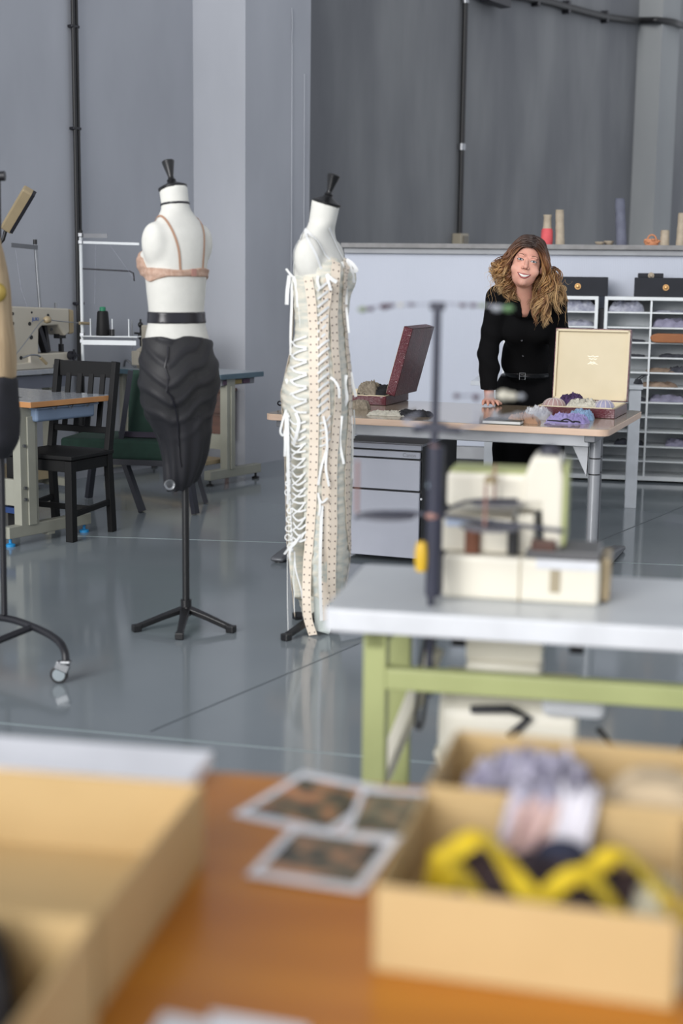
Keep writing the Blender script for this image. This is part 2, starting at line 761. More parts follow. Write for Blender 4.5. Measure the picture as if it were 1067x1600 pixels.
pts += [line_pt(px, py, K0, -B2) - A2 * .05 for px, py in ((1000, 33), (1018, 33), (1030, 33))]
pts += [line_pt(px, py, K1, A2) - B2 * .05 for px, py in ((1044, 35), (1054, 38), (1064, 42))]
t = thing('wall_cable', 'thick black cable running along the top of the dark wall and around the right column', 'cable', pts[0])
M().tube([p - pts[0] for p in spline(pts, 5)], .038, 10).obj('cable', m_blk, t, smooth=80)
cl = M()
for p in (pts[1], pts[2], pts[3]):
    cl = M()
    cl.box(p - pts[0] + B2 * .02, (.10, .05, .13), rotz(YA))
    cl.obj('clip', m_dkm, t, bevel=.006)
wp = wall_pt(757, Qd, 2)
c = aty(757, 2, wp.y) - B2 * .12
t = thing('wall_lamp', 'dark floodlight fixed high on the dark wall at the top edge', 'lamp', c, YA)
M().box((0, 0, 0), (.12, .42, .09)).obj('housing', m_dkm, t, bevel=.01)
M().box((-.08, 0, 0.02), (.06, .06, .05)).obj('bracket', m_dkm, t)
# ================================================================== helpers for vertical planes
def plane_pt(px, py, o, yaw):
    """point where the sight line meets the vertical plane through o whose horizontal axis is turned by yaw"""
    d = ray(px, py)
    n = Vector((-math.sin(yaw), math.cos(yaw), 0))
    t = (Vector((o[0], o[1], 0)) - Vector((0, 0, 0))).dot(n) / Vector((d.x, d.y, 0)).dot(n)
    return Vector((d.x * t, d.y * t, CAM_Z + d.z * t))


def to_local(p, o, yaw):
    d = Vector((p[0] - o[0], p[1] - o[1], 0))
    return Vector((d.x * math.cos(yaw) + d.y * math.sin(yaw), -d.x * math.sin(yaw) + d.y * math.cos(yaw), p[2]))


def to_world(l, o, yaw):
    return Vector((o[0] + l[0] * math.cos(yaw) - l[1] * math.sin(yaw), o[1] + l[0] * math.sin(yaw) + l[1] * math.cos(yaw), l[2]))


# ================================================================== PARTITION
PO = Vector((0.0, 10.68, 0))
PZ = 1.645
m_poly = mat('frosted_corrugated_sheet', (176, 181, 194), rough=0.35, rgb2=(169, 175, 188), nscale=1.2, spec=0.5)
add_wave_bump(m_poly, 26, 0.25, 'X', 0.003, (190, 196, 209))
m_cap = mat('partition_cap', (138, 137, 137), rough=0.6, rgb2=(122, 121, 121), nscale=12)
m_rail = mat('partition_rail', (150, 152, 156), rough=0.5)
t = thing('partition', 'low bluish corrugated plastic partition with a grey cap behind the standing woman', 'partition', PO, YN)
M().box((2.2, .02, (.17 + PZ - .03) / 2), (4.4, .03, PZ - .2)).obj('panel', m_poly, t)
M().box((2.2, .08, PZ - .0175), (4.44, .26, .035)).obj('cap', m_cap, t, bevel=.004)
M().box((2.2, .02, .12), (4.4, .05, .09)).obj('base_rail', m_rail, t)
M().box((2.2, .04, .03), (4.4, .05, .06)).obj('plinth', m_dkm, t)
M().box((2.2, -.0, PZ - .055), (4.4, .05, .035)).obj('top_rail', m_rail, t)
for x in (0.01, 1.1, 2.2, 3.3):
    M().box((x, .06, PZ / 2), (.03, .05, PZ - .03)).obj('post', m_rail, t)


def on_cap(px, dy=.08):
    p = plane_pt(px, 381, to_world((0, dy, 0), PO, YN), YN)
    return Vector((p.x, p.y, PZ))


m_clay = mat('beige_clay', (176, 163, 144), rough=0.8, rgb2=(160, 148, 130), nscale=20, bump=.2, bscale=90)
m_coral = mat('coral_paint', (214, 92, 96), rough=0.75, rgb2=(200, 80, 86), nscale=20, bump=.2, bscale=90)
m_slate = mat('slate_blue_clay', (104, 107, 122), rough=0.8, rgb2=(92, 95, 110), nscale=14, bump=.2, bscale=80)
m_orange = mat('orange_clay', (201, 139, 101), rough=0.8, rgb2=(186, 124, 88), bump=.2, bscale=60)
S = 10.55 / 2222


def hollow(r0, z0, r1, z1, w=.006):
    return [(0, z0), (r0, z0), (r1, z1), (r1 - w, z1), (r0 * .8, z0 + .01), (0, z0 + .012)]


def tilt_obj(o, ang, axis='Y'):
    if axis == 'Y':
        o.rotation_euler = (0, ang, YN)
    return o


t = thing('bottle_vase', 'clay bottle vase with a beige neck and coral pink body on the partition cap', 'vase', on_cap(854), YN, 'clay vases on the partition cap')
M().lathe([(0, 0), (.040, .0), (.044, .03), (.041, .10), (.034, .115)], n=24).obj('body', m_coral, t, smooth=50)
M().lathe([(.034, .115), (.030, .13), (.027, .19), (.031, .205), (.031, .212), (.025, .212), (.022, .15), (.01, .12)], n=24).obj('neck', m_clay, t, smooth=50)
for px, h, r, m, lab, lean, nm in [(875, .245, .031, m_clay, 'tall beige clay cylinder vase leaning slightly beside the pink vase', -.03, 'cylinder_vase'),
                                   (971, .325, .036, m_slate, 'tallest vase, slate blue clay cylinder leaning left on the partition cap', -.05, 'cylinder_vase'),
                                   (1038, .105, .031, m_clay, 'shortest beige clay cylinder vase next to the orange clay piece', 0, 'cylinder_vase'),
                                   (1063, .225, .031, m_clay, 'beige clay cylinder vase at the far right end of the cap', .01, 'cylinder_vase')]:
    p = on_cap(px)
    pr = []
    n = 8
    for i in range(n + 1):
        pr.append((r * (1.06 - .1 * i / n + .03 * math.sin(i * 2.1)), h * i / n))
    pr += [(r * .96, h + .003), (r * .82, h), (r * .8, h * .3), (0, h * .28)]
    pr = [(0, 0)] + pr
    mm = M()
    mm.lathe(pr, n=26)
    mm.v = [(x + lean * z * 1.6, y, z) for x, y, z in mm.v]
    o = mm.obj(nm, m, None, smooth=50)
    place(o, p, YN)
    tag(o, lab, 'vase', 'clay vases on the partition cap')
t = M()
t.lathe([(0, 0), (.03, 0), (.05, .02), (.052, .026), (.046, .024), (.028, .006), (0, .006)], n=24)
for px, lab in ((937, 'small beige clay dish on the cap, left one of two'), (951, 'small beige clay dish on the cap, touching the slate blue vase')):
    mm = M()
    mm.v, mm.f, mm.mi = list(t.v), list(t.f), list(t.mi)
    o = mm.obj('clay_dish', m_clay, None, smooth=60)
    o.scale = (.72, .72, .9 if px == 937 else 1.2)
    place(o, on_cap(px, .06 if px == 937 else .12), .3)
    tag(o, lab, 'dish', 'clay dishes on the partition cap')
p = on_cap(1018)
t = thing('clay_basket', 'small orange clay basket with a looped handle on the partition cap', 'basket', p, YN)
mm = M()
mm.lathe([(0, 0), (.045, 0), (.052, .02), (.043, .045), (.036, .045), (.04, .02), (0, .012)], n=18)
for i in range(9):
    a = i * .7
    mm.ball((.045 * math.cos(a), .045 * math.sin(a), .03 + .01 * math.sin(i * 3)), (.015, .015, .01), 8, 6)
mm.obj('bowl', m_orange, t, smooth=60)
M().tube([(.03 * math.cos(a), 0, .04 + .035 * math.sin(a)) for a in [PI * i / 10 for i in range(11)]], .006, 8).obj('handle', m_orange, t, smooth=80)

# ================================================================== PIGEONHOLE SHELVES
SO = Vector((2.376, 9.83, 0))
m_white = mat('white_board', (216, 220, 222), rough=0.5, rgb2=(210, 214, 216))
m_backp = mat('shelf_back', (212, 216, 219), rough=0.6)
m_dbox = mat('charcoal_linen', (37, 39, 46), rough=0.85, rgb2=(33, 35, 41), bump=.15, bscale=300)
m_brass = mat('brass', (205, 160, 105), rough=0.35, metal=0.7)


def su(px, py):
    return to_local(plane_pt(px, py, SO, YN), SO, YN)


u1 = su(945, 465).x
ud = su(1017.5, 465).x
cw = ud - u1
ztop = su(1000, 464).z
rows = 12
DEP = .30


def pigeon(u0, ncol, label):
    o = to_world((u0, 0, 0), SO, YN)
    t = thing('pigeonhole_shelf', label, 'shelf', o, YN, 'white pigeonhole shelf units')
    W = ncol * cw + .02
    M().box((W / 2, DEP / 2, ztop - .012), (W, DEP, .024)).obj('top_panel', m_white, t, bevel=.002)
    M().box((W / 2, DEP / 2, .03), (W, DEP, .03)).obj('bottom_panel', m_white, t)
    M().box((W / 2, DEP - .006, ztop / 2), (W - .01, .008, ztop - .02)).obj('back_panel', m_backp, t)
    for x in (.011, W - .011):
        M().box((x, DEP / 2, ztop / 2), (.022, DEP + .001, ztop - .001)).obj('side_panel', m_white, t)
    for k in range(1, ncol):
        M().box((k * cw + .004, DEP / 2, ztop / 2), (.013, DEP - .01, ztop - .03)).obj('divider', m_white, t)
    for r in range(1, rows):
        z = .045 + (ztop - .05) * r / rows
        M().box((W / 2, DEP / 2 + .003, z), (W - .03, DEP - .014, .010)).obj('shelf_board', m_white, t)
    return t, W


RH = (ztop - .05) / rows
pigeon(u1, 4, 'tall white pigeonhole shelf unit at the right edge with the leather strip in it')
pigeon(su(935, 465).x - 2 * cw - .02, 2, 'white pigeonhole shelf unit partly hidden behind the woman, left of the gap')
tag(M().box(to_world(((su(940, 465).x), .2, .6), SO, YN), (.035, .2, 1.2), rotz(YN)).obj('gap_shade_strip', m_dkm), 'dark narrow strip added for the shade in the gap between the two shelf units', 'panel')  # added strip, its dark colour stands in for shade between the units


def crumple(mm, c, sx, sy, h, seed=0, nu=26, nv=18, fold=3.0, amp=.5, yaw=0, mi=0, sharp=1.0):
    """a heap of creased cloth: closed body with a folded top"""
    def edge(u, v):
        a = 1 - abs(2 * u - 1) ** 4
        b = 1 - abs(2 * v - 1) ** 4
        return max(0, a) ** .5 * max(0, b) ** .5
    R = rotz(yaw)
    c = Vector(c)
    grid = []
    for i in range(nu + 1):
        for j in range(nv + 1):
            u, v = i / nu, j / nv
            x = (u - .5) * sx
            y = (v - .5) * sy
            q = Vector((u * fold + seed * 3.1, v * fold * sy / sx * 1.6 + seed, seed * .7))
            n1 = noise.noise(q)
            n2 = noise.noise(q * 2.7 + Vector((5, 2, 1)))
            n3 = abs(noise.noise(q * 1.6 + Vector((9, 9, 3))))
            wob = 1 + .16 * noise.noise(Vector((u * 3 + seed, v * 3, 7)))
            e = edge(u, v)
            z = h * e * (1 - amp + amp * (1 - 2.2 * n3 * sharp) + .35 * n2 * amp + .3 * n1 * amp)
            grid.append((c + R @ Vector((x * wob, y * wob, max(z, .0015 if e > 0 else 0)))))
    o = len(grid)
    bot = [Vector((p.x, p.y, c.z)) for p in grid]
    fs = []
    N = nv + 1
    for i in range(nu):
        for j in range(nv):
            a = i * N + j
            fs.append((a, a + N, a + N + 1, a + 1))
            fs.append((o + a, o + a + 1, o + a + N + 1, o + a + N))
    for i in range(nu):
        for j in (0, nv):
            a = i * N + j
            fs.append((a, a + N, o + a + N, o + a))
    for j in range(nv):
        for i in (0, nu):
            a = i * N + j
            fs.append((a, a + 1, o + a + 1, o + a))
    return mm.add(grid + bot, fs, mi)


m_grf = mat('pale_grey_fabric', (170, 172, 182), rough=0.9, rgb2=(128, 130, 146), nscale=30)
m_lav = mat('lavender_grey_fabric', (140, 138, 158), rough=0.9, rgb2=(120, 118, 138), nscale=25)
m_dgf = mat('charcoal_fabric', (50, 52, 60), rough=0.9, rgb2=(70, 72, 80), nscale=25)
m_tan = mat('tan_fabric', (150, 130, 112), rough=0.9, rgb2=(130, 112, 98), nscale=25)


def in_cell(px, py, w, h, m, label, name='folded_fabric', depth=.16, seed=1, d0=.03):
    """a pile lying on the shelf board nearest to the pixel"""
    l = su(px, py)
    r = int(round((l.z - .045) / RH))
    z = .045 + RH * r + .006
    mm = M()
    crumple(mm, (0, 0, 0), w, depth, h, seed=seed, nu=18, nv=12, fold=2.6, amp=.6)
    o = mm.obj(name, m, None, smooth=50)
    place(o, to_world((l.x, d0 + depth / 2, z), SO, YN), YN)
    tag(o, label, 'fabric', 'cloth piles in the pigeonhole shelves')


in_cell(905, 488, .26, .085, m_grf, 'crumpled pale patterned fabric in the top cell of the left shelf unit', seed=1)
in_cell(900, 512, .24, .04, m_grf, 'low pale fabric pile in the second cell of the left shelf unit', seed=2)
in_cell(978, 489, .25, .085, m_grf, 'crumpled pale fabric in the top left cell of the right shelf unit', seed=3)
in_cell(1048, 490, .22, .015, m_grf, 'thin sheet of fabric in the top cell above the lavender stack', seed=4)
in_cell(1050, 515, .27, .062, m_lav, 'stack of folded lavender grey fabric two cells down in the right shelf', seed=5)
in_cell(985, 540, .2, .016, m_dgf, 'thin dark cloth three cells down beside the cream lid', seed=6)
in_cell(1055, 565, .22, .022, m_dgf, 'thin black cloth in the cell below the brown leather strip', seed=7)
in_cell(985, 565, .2, .014, m_dgf, 'thin dark cloth four cells down next to the cream lid', seed=8)
in_cell(1035, 589, .22, .025, m_tan, 'small tan cloth pile five cells down in the right shelf', seed=9)
in_cell(1060, 590, .14, .04, m_dgf, 'black cloth pile beside the green plant leaves', seed=10)
in_cell(1030, 614, .24, .035, m_tan, 'brown and black cloth pile six cells down in the right shelf', seed=11)
in_cell(1045, 637, .27, .05, m_lav, 'grey lavender cloth heap seven cells down in the right shelf', seed=12)
in_cell(985, 637, .2, .03, m_dgf, 'dark cloth behind the white table leg, seven cells down', seed=13)
in_cell(982, 706, .2, .04, m_dgf, 'dark grey cloth low in the right shelf behind the white leg', seed=14)
in_cell(1062, 706, .2, .05, m_lav, 'grey folded cloth low at the right edge of the shelf', seed=15)
# leather strip sticking out of a cell
l = su(1015, 541)
r = round((l.z - .045) / RH)
z = .045 + RH * r + .006
t = M()
t.prism([(0, .028), (.012, .008), (.04, .0), (.5, .0), (.5, .06), (.05, .062), (.02, .055), (.004, .042)], 0, .05, 'y')
o = t.obj('leather_strip', mat('brown_leather', (150, 92, 48), rough=.5, rgb2=(138, 82, 42), bump=.1), None, bevel=.006)
place(o, to_world((l.x, -.035, z), SO, YN), YN)
tag(o, 'brown leather strip with a rounded end sticking out of the shelf', 'leather')


def linen_box(px0, px1, py, h, d, label, knob_px, dz=0.0, km=None, dy=.02, nm='storage_box'):
    a = su(px0, py).x
    b = su(px1, py).x
    w = b - a
    o = to_world((a, dy, ztop + dz), SO, YN)
    t = thing(nm, label, 'box', o, YN, 'dark boxes on top of the shelves')
    M().box((w / 2, d / 2, h / 2), (w, d, h)).obj('body', m_dbox, t, bevel=.004)
    kx = su(knob_px, py - 15).x - a
    k = M()
    k.cyl((kx, -.004, h * .5), (kx, .0, h * .5), .021, n=20)
    k.lathe([(0, 0), (.010, 0), (.013, .006), (.009, .012), (0, .013)], (kx, -.004, h * .5), 16, rot=rotx(PI / 2))
    k.obj('knob', km or m_brass, t, smooth=40)
    return t


linen_box(862, 949, 450, .132, .26, 'black linen storage box with brass button on the left shelf unit', 903)
linen_box(991, 1092, 450, .132, .26, 'large black linen storage box with brass button on the right shelf unit', 1041)
linen_box(997, 1037, 430, .03, .2, 'small flat dark box with pale button on top of the black linen box', 1018, dz=.132, km=m_clay, dy=.06, nm='small_box')

# ================================================================== WHITE TABLE behind the woman
WO = onz(735, 595.5, .765)
m_wt = mat('white_lacquer', (196, 201, 207), rough=0.3)
t = thing('white_table', 'plain white square-legged table standing behind the woman', 'table', (WO.x, WO.y, 0), YN)
W = 1.06
M().box((W / 2, .31, .752), (W, .62, .026)).obj('tabletop', m_wt, t, bevel=.002)
M().box((W / 2, .05, .70), (W - .16, .02, .08)).obj('apron', m_wt, t)
M().box((W / 2, .57, .70), (W - .16, .02, .08)).obj('apron', m_wt, t)
for x, y in ((.13, .05), (W - .045, .05), (.13, .57), (W - .045, .57)):
    M().box((x, y, .37), (.07, .07, .74)).obj('leg', m_wt, t, bevel=.002)
c = to_world((W - .03, .12, .766), WO, YN)
t = thing('stationery_clip', 'small black clip lying on the white table beside the cream lid', 'clip', c, YN + .4)
M().prism([(-.02, 0), (.02, 0), (.006, .03), (-.006, .03)], -.03, .03, 'y').obj('body', m_dkm, t)
M().tube([(.0, -.02, .03), (.03, -.02, .05), (.06, 0, .055), (.03, .02, .05), (0, .02, .03)], .003, 6).obj('lever', m_dkm, t)

# plant at the right edge
p = aty(1110, 700, 9.35)
t = thing('potted_plant', 'green leafy plant at the right edge in front of the shelves', 'plant', (p.x, p.y, 0), 0)
m_leaf = mat('leaf_green', (62, 122, 46), rough=0.5, rgb2=(44, 98, 38), nscale=10)
M().lathe([(0, 0), (.11, 0), (.14, .3), (.15, .32), (.13, .32), (.12, .28), (0, .27)], n=28).obj('pot', m_clay, t, smooth=50)
for k in range(5):
    a = k * 1.3
    M().tube([(0, 0, .27), (.03 * math.cos(a), .03 * math.sin(a), .6), (.10 * math.cos(a), .10 * math.sin(a), .78 + .03 * k)], [.008, .006, .003], 6).obj('stem', m_leaf, t)
lf = M()
for k in range(90):
    z = .45 + .42 * random.random()
    a = random.random() * 2 * PI
    r0 = .03 + .11 * random.random()
    base = Vector((r0 * math.cos(a), r0 * math.sin(a), z))
    d = Vector((math.cos(a), math.sin(a), random.uniform(-.3, .5))).normalized()
    s = d.cross(Vector((0, 0, 1))).normalized()
    up = s.cross(d)
    L = random.uniform(.05, .085)
    Wd = L * .3
    lf.add([base, base + d * L * .5 + s * Wd, base + d * L, base + d * L * .5 - s * Wd, base + d * L * .5 + up * .008], [(0, 1, 4), (1, 2, 4), (2, 3, 4), (3, 0, 4)])
lf.obj('foliage', m_leaf, t, solid=.001)
# ================================================================== DESK
DO = onz(412, 646, .74)
DO.z = 0
DW = 1.678
DD = 1.03
m_beech = mat('beech_edge', (206, 178, 156), rough=0.45, rgb2=(196, 168, 146), nscale=5, stretch=(1, 8, 8))
m_dtop = mat('desk_laminate', (156, 140, 118), rough=0.12, rgb2=(148, 132, 110), nscale=3, coat=.3)
m_silver = mat('silver_paint', (150, 152, 156), rough=0.35, metal=0.35)
m_silver2 = mat('dark_silver_paint', (104, 106, 110), rough=0.4, metal=0.35)
t = thing('office_desk', 'large desk with beech edge and silver legs in front of the woman', 'desk', DO, YD)


def rrect(x0, y0, x1, y1, r, n=6):
    out = []
    for cx, cy, a0 in ((x1 - r, y0 + r, -90), (x1 - r, y1 - r, 0), (x0 + r, y1 - r, 90), (x0 + r, y0 + r, 180)):
        for i in range(n + 1):
            a = math.radians(a0 + 90 * i / n)
            out.append((cx + r * math.cos(a), cy + r * math.sin(a)))
    return out


M().prism(rrect(0, 0, DW, DD, .05), .708, .7385).obj('edge_band', m_beech, t, bevel=.003)
M().prism(rrect(.003, .003, DW - .003, DD - .003, .048), .7386, .740).obj('tabletop', m_dtop, t)
M().box((DW / 2, .10, .678), (DW - .20, .03, .06)).obj('front_rail', m_silver, t, bevel=.004)
M().box((DW / 2, DD - .12, .678), (DW - .20, .03, .06)).obj('rear_rail', m_silver, t, bevel=.004)
for s, x in ((1, .07), (-1, DW - .09)):
    lg = M()
    lg.box((x, DD / 2, .69), (.05, DD - .1, .034))
    lg.obj('crossbar', m_silver2, t, bevel=.004)
    for y, r in ((.20, .026), (.285, .02)):
        l = M()
        l.cyl((x, y, .05), (x, y, .70), r, n=24)
        lo = l.obj('leg', m_silver if y < .25 else m_silver2, t, smooth=40)
        for z in (.585, .51):
            M().cyl((x, y, z - .003), (x, y, z + .003), r + .001, n=24).obj('ring', m_blk, lo)
    # gusset
    M().prism([(x + s * .03, .69), (x + s * .13, .69), (x + s * .035, .50)], .19, .21, 'y').obj('gusset', m_silver, t)
    # arched foot
    prof = []
    n = 14
    for i in range(n + 1):
        u = i / n
        prof.append((u * DD, .028 + .035 * math.sin(PI * u) ** .8))
    poly = [(0.0, .006)] + prof + [(DD, .006)]
    mm = M()
    mm.prism(poly, x - .035, x + .035, 'x')
    mm.obj('foot', m_silver2, t, bevel=.012, smooth=60)
    for y in (.04, DD - .04):
        M().cyl((x, y, 0), (x, y, .012), .022, n=16).obj('glide', m_blk, t)


def D(px, py, z=.74):
    return to_local(onz(px, py, z), DO, YD)


def dw(l, z=.7405):
    return to_world((l[0], l[1], z), DO, YD)


# pedestal under the desk
pf = to_local(onz(655, 881, 0), DO, YD)
m_ped = mat('pale_grey_metal', (176, 179, 190), rough=0.4, rgb2=(168, 171, 182), nscale=3)
m_pedt = mat('pedestal_top', (160, 163, 170), rough=0.35)
pw = .43
o = to_world((pf.x - pw, pf.y, 0), DO, YD)
t = thing('drawer_pedestal', 'grey fronted black drawer pedestal under the left side of the desk', 'cabinet', o, YD)
ph = .585
M().box((pw / 2, .33, ph / 2 + .015), (pw, .62, ph - .03)).obj('body', mat('black_metal', (30, 31, 34), rough=.5), t, bevel=.003)
M().box((pw / 2, .012, ph - .008), (pw - .004, .03, .026)).obj('top_trim', m_ped, t, bevel=.003)
M().box((pw / 2, .33, ph + .003), (pw, .62, .012)).obj('top_panel', m_pedt, t)
M().box((pw / 2, .002, ph - .045), (pw - .012, .02, .032)).obj('name_strip', m_ped, t, bevel=.003)
M().box((pw / 2, .002, ph - .145), (pw - .012, .02, .150)).obj('drawer', m_ped, t, bevel=.003)
M().box((pw / 2, .002, .190), (pw - .012, .02, .330)).obj('drawer', m_ped, t, bevel=.003)
M().cyl((pw + .002, .0, ph - .26), (pw + .002, .01, ph - .26), .006).obj('lock', m_stl, t)
text_obj('lettering', 'Canon', .026, mat('grey_print', (140, 142, 150), rough=.5), t, (pw - .06, -.0095, ph - .045), (PI / 2, 0, 0))

# ------------------------------------------------------------------ cases
m_croc = mat('burgundy_croc', (92, 22, 36), rough=0.28, rgb2=(74, 16, 28), nscale=12, coat=.4)


def croc_bump(m):
    nt = m.node_tree
    b = nt.nodes['Principled BSDF']
    tc = nt.nodes.new('ShaderNodeTexCoord')
    mp = nt.nodes.new('ShaderNodeMapping')
    mp.inputs['Scale'].default_value = (1, 1, 1.8)
    nt.links.new(tc.outputs['Object'], mp.inputs[0])
    v = nt.nodes.new('ShaderNodeTexVoronoi')
    v.feature = 'DISTANCE_TO_EDGE'
    v.inputs['Scale'].default_value = 60
    nt.links.new(mp.outputs[0], v.inputs['Vector'])
    r = nt.nodes.new('ShaderNodeValToRGB')
    r.color_ramp.elements[1].position = 0.12
    nt.links.new(v.outputs['Distance'], r.inputs[0])
    bp = nt.nodes.new('ShaderNodeBump')
    bp.inputs['Strength'].default_value = 0.5
    bp.inputs['Distance'].default_value = 0.003
    nt.links.new(r.outputs[0], bp.inputs['Height'])
    nt.links.new(bp.outputs[0], b.inputs['Normal'])


croc_bump(m_croc)
m_cream = mat('cream_lining', (214, 201, 172), rough=0.7, rgb2=(209, 196, 166), nscale=6)
m_creame = mat('cream_edge', (214, 190, 150), rough=0.6)
m_gold = mat('pale_foil', (240, 230, 208), rough=0.35, metal=.3)


def tray(mm, w, d, h, th, lin_, mi_out=0):
    # open box, outside skin + thickness, z from 0 to h
    mm.box((w / 2, d / 2, th / 2), (w, d, th), mi=mi_out)
    mm.box((th / 2, d / 2, h / 2), (th, d, h), mi=mi_out)
    mm.box((w - th / 2, d / 2, h / 2), (th, d, h), mi=mi_out)
    mm.box((w / 2, th / 2, h / 2), (w, th, h), mi=mi_out)
    mm.box((w / 2, d - th / 2, h / 2), (w, th, h), mi=mi_out)


def lining(mm, w, d, h, th, t2=.006, over=.002):
    mm.box((w / 2, d / 2, th + t2 / 2), (w - 2 * th, d - 2 * th, t2))
    for x in (th + t2 / 2, w - th - t2 / 2):
        mm.box((x, d / 2, h / 2 + over / 2 + th / 2), (t2, d - 2 * th, h - th + over))
    for y in (th + t2 / 2, d - th - t2 / 2):
        mm.box((w / 2, y, h / 2 + over / 2 + th / 2), (w - 2 * th, t2, h - th + over))


def case(label, loc, yaw, w, d, h, lh, lean, deco):
    t = thing('presentation_case', label, 'case', loc, yaw, 'open burgundy cases on the desk')
    a = M()
    tray(a, w, d, h, .005, 0)
    a.obj('base', m_croc, t, bevel=.0015)
    b = M()
    lining(b, w, d, h, .005, .010, .004)
    b.obj('base_lining', m_cream, t)
    # lid: same tray stood up at the hinge (y=d), open side to -y
    a = M()
    tray(a, w, d, lh, .005, 0)
    R = Matrix.Translation((0, d + lh - .004, h + .002)) @ Matrix.Rotation(PI / 2 - lean, 4, 'X') @ Matrix.Identity(4)
    # tray in its own coordinates: x width, y height of lid, z depth (opening up) -> opening towards -y
    lid = a.obj('lid', m_croc, t, bevel=.0015)
    lid.matrix_local = R
    b = M()
    lining(b, w, d, lh, .005, .010, .002)
    b.box((w / 2, d / 2, .018), (w - .014, d - .014, .026))
    li = b.obj('lid_lining', m_cream, lid)
    if deco:
        g = M()
        for zz, s in ((.225, .055), (.212, .04), (.195, .03), (.188, .05)):
            g.ribbon(spline([(w / 2 - s / 2 + s * i / 6 + .004, zz + .003 * math.sin(i * 2.3 + zz * 90), .0) for i in range(7)], 3), (0, 0, 1), .0018, .0006)
        g.v = [(x, y, .0312 + z * 1.0) for x, y, z in g.v]
        g.obj('foil_stamp', m_gold, lid)
    return t


CW, CD, CH = .385, .365, .047
# right-hand case
rr = D(960, 655)
case('open burgundy case with cream lining and pale items at the right end of the desk', dw((rr.x - CW, rr.y)), YD, CW, CD, CH, .045, .10, True)
RC = (rr.x - CW, rr.y)
# left-hand case, hinge along the desk's depth, base to the left
hl = D(603, 634)
case('open burgundy case seen from behind its lid on the left of the desk', dw((hl.x - CD, hl.y + CW)), YD - PI / 2, CW, CD, CH, .05, .26, False)
LCX = hl.x - CD
LCY = hl.y

m_lav2 = mat('lilac_fabric', (150, 140, 188), rough=0.8, rgb2=(128, 118, 166), nscale=18, sheen=.3)
m_blue = mat('pale_blue_fabric', (142, 168, 196), rough=0.8, rgb2=(110, 140, 175), nscale=18, sheen=.3)
m_brownf = mat('nude_brown_fabric', (170, 132, 104), rough=0.8, rgb2=(152, 116, 90), nscale=16, sheen=.3)
m_black = mat('black_lace', (22, 22, 26), rough=0.8, rgb2=(34, 34, 38), nscale=60)
m_lacew = mat('cream_lace', (205, 200, 186), rough=0.9, rgb2=(178, 174, 160), nscale=70, bump=.4, bscale=200)
m_purple = mat('purple_lace', (74, 52, 92), rough=0.9, rgb2=(58, 40, 74), nscale=50, bump=.4, bscale=200)
m_knit = mat('beige_knit', (148, 138, 122), rough=0.95, rgb2=(118, 108, 94), nscale=80, bump=.5, bscale=160)
m_pinks = mat('dusty_pink_satin', (168, 138, 134), rough=0.5, rgb2=(160, 130, 126), sheen=.3)
m_lils = mat('lavender_satin', (150, 148, 172), rough=0.5, rgb2=(142, 140, 164), sheen=.3)
m_seam = mat('pale_seam', (212, 202, 198), rough=0.7)


def cup(label, l, z, r, h, m, ms, n=10, yaw=0, nm='padded_cup'):
    t = thing(nm, label, 'bra cup', dw(l, z), yaw)
    mm = M()
    pr = [(0, 0), (r, 0)] + [(r * math.cos(PI / 2 * i / 8) ** .7, h * math.sin(PI / 2 * i / 8)) for i in range(1, 9)]
    mm.lathe(pr, n=30, sy=.8)
    mm.obj('shell', m, t, smooth=70)
    s = M()
    for k in range(n):
        a = 2 * PI * k / n
        pts = [(1.01 * q * math.cos(a), 1.01 * q * .8 * math.sin(a), zz) for q, zz in pr[1:]]
        nr = [Vector((math.cos(a), math.sin(a), .6)) for _ in pts]
        s.ribbon(pts, nr, .0035, .0008)
    s.obj('seams', ms, t)
    return t


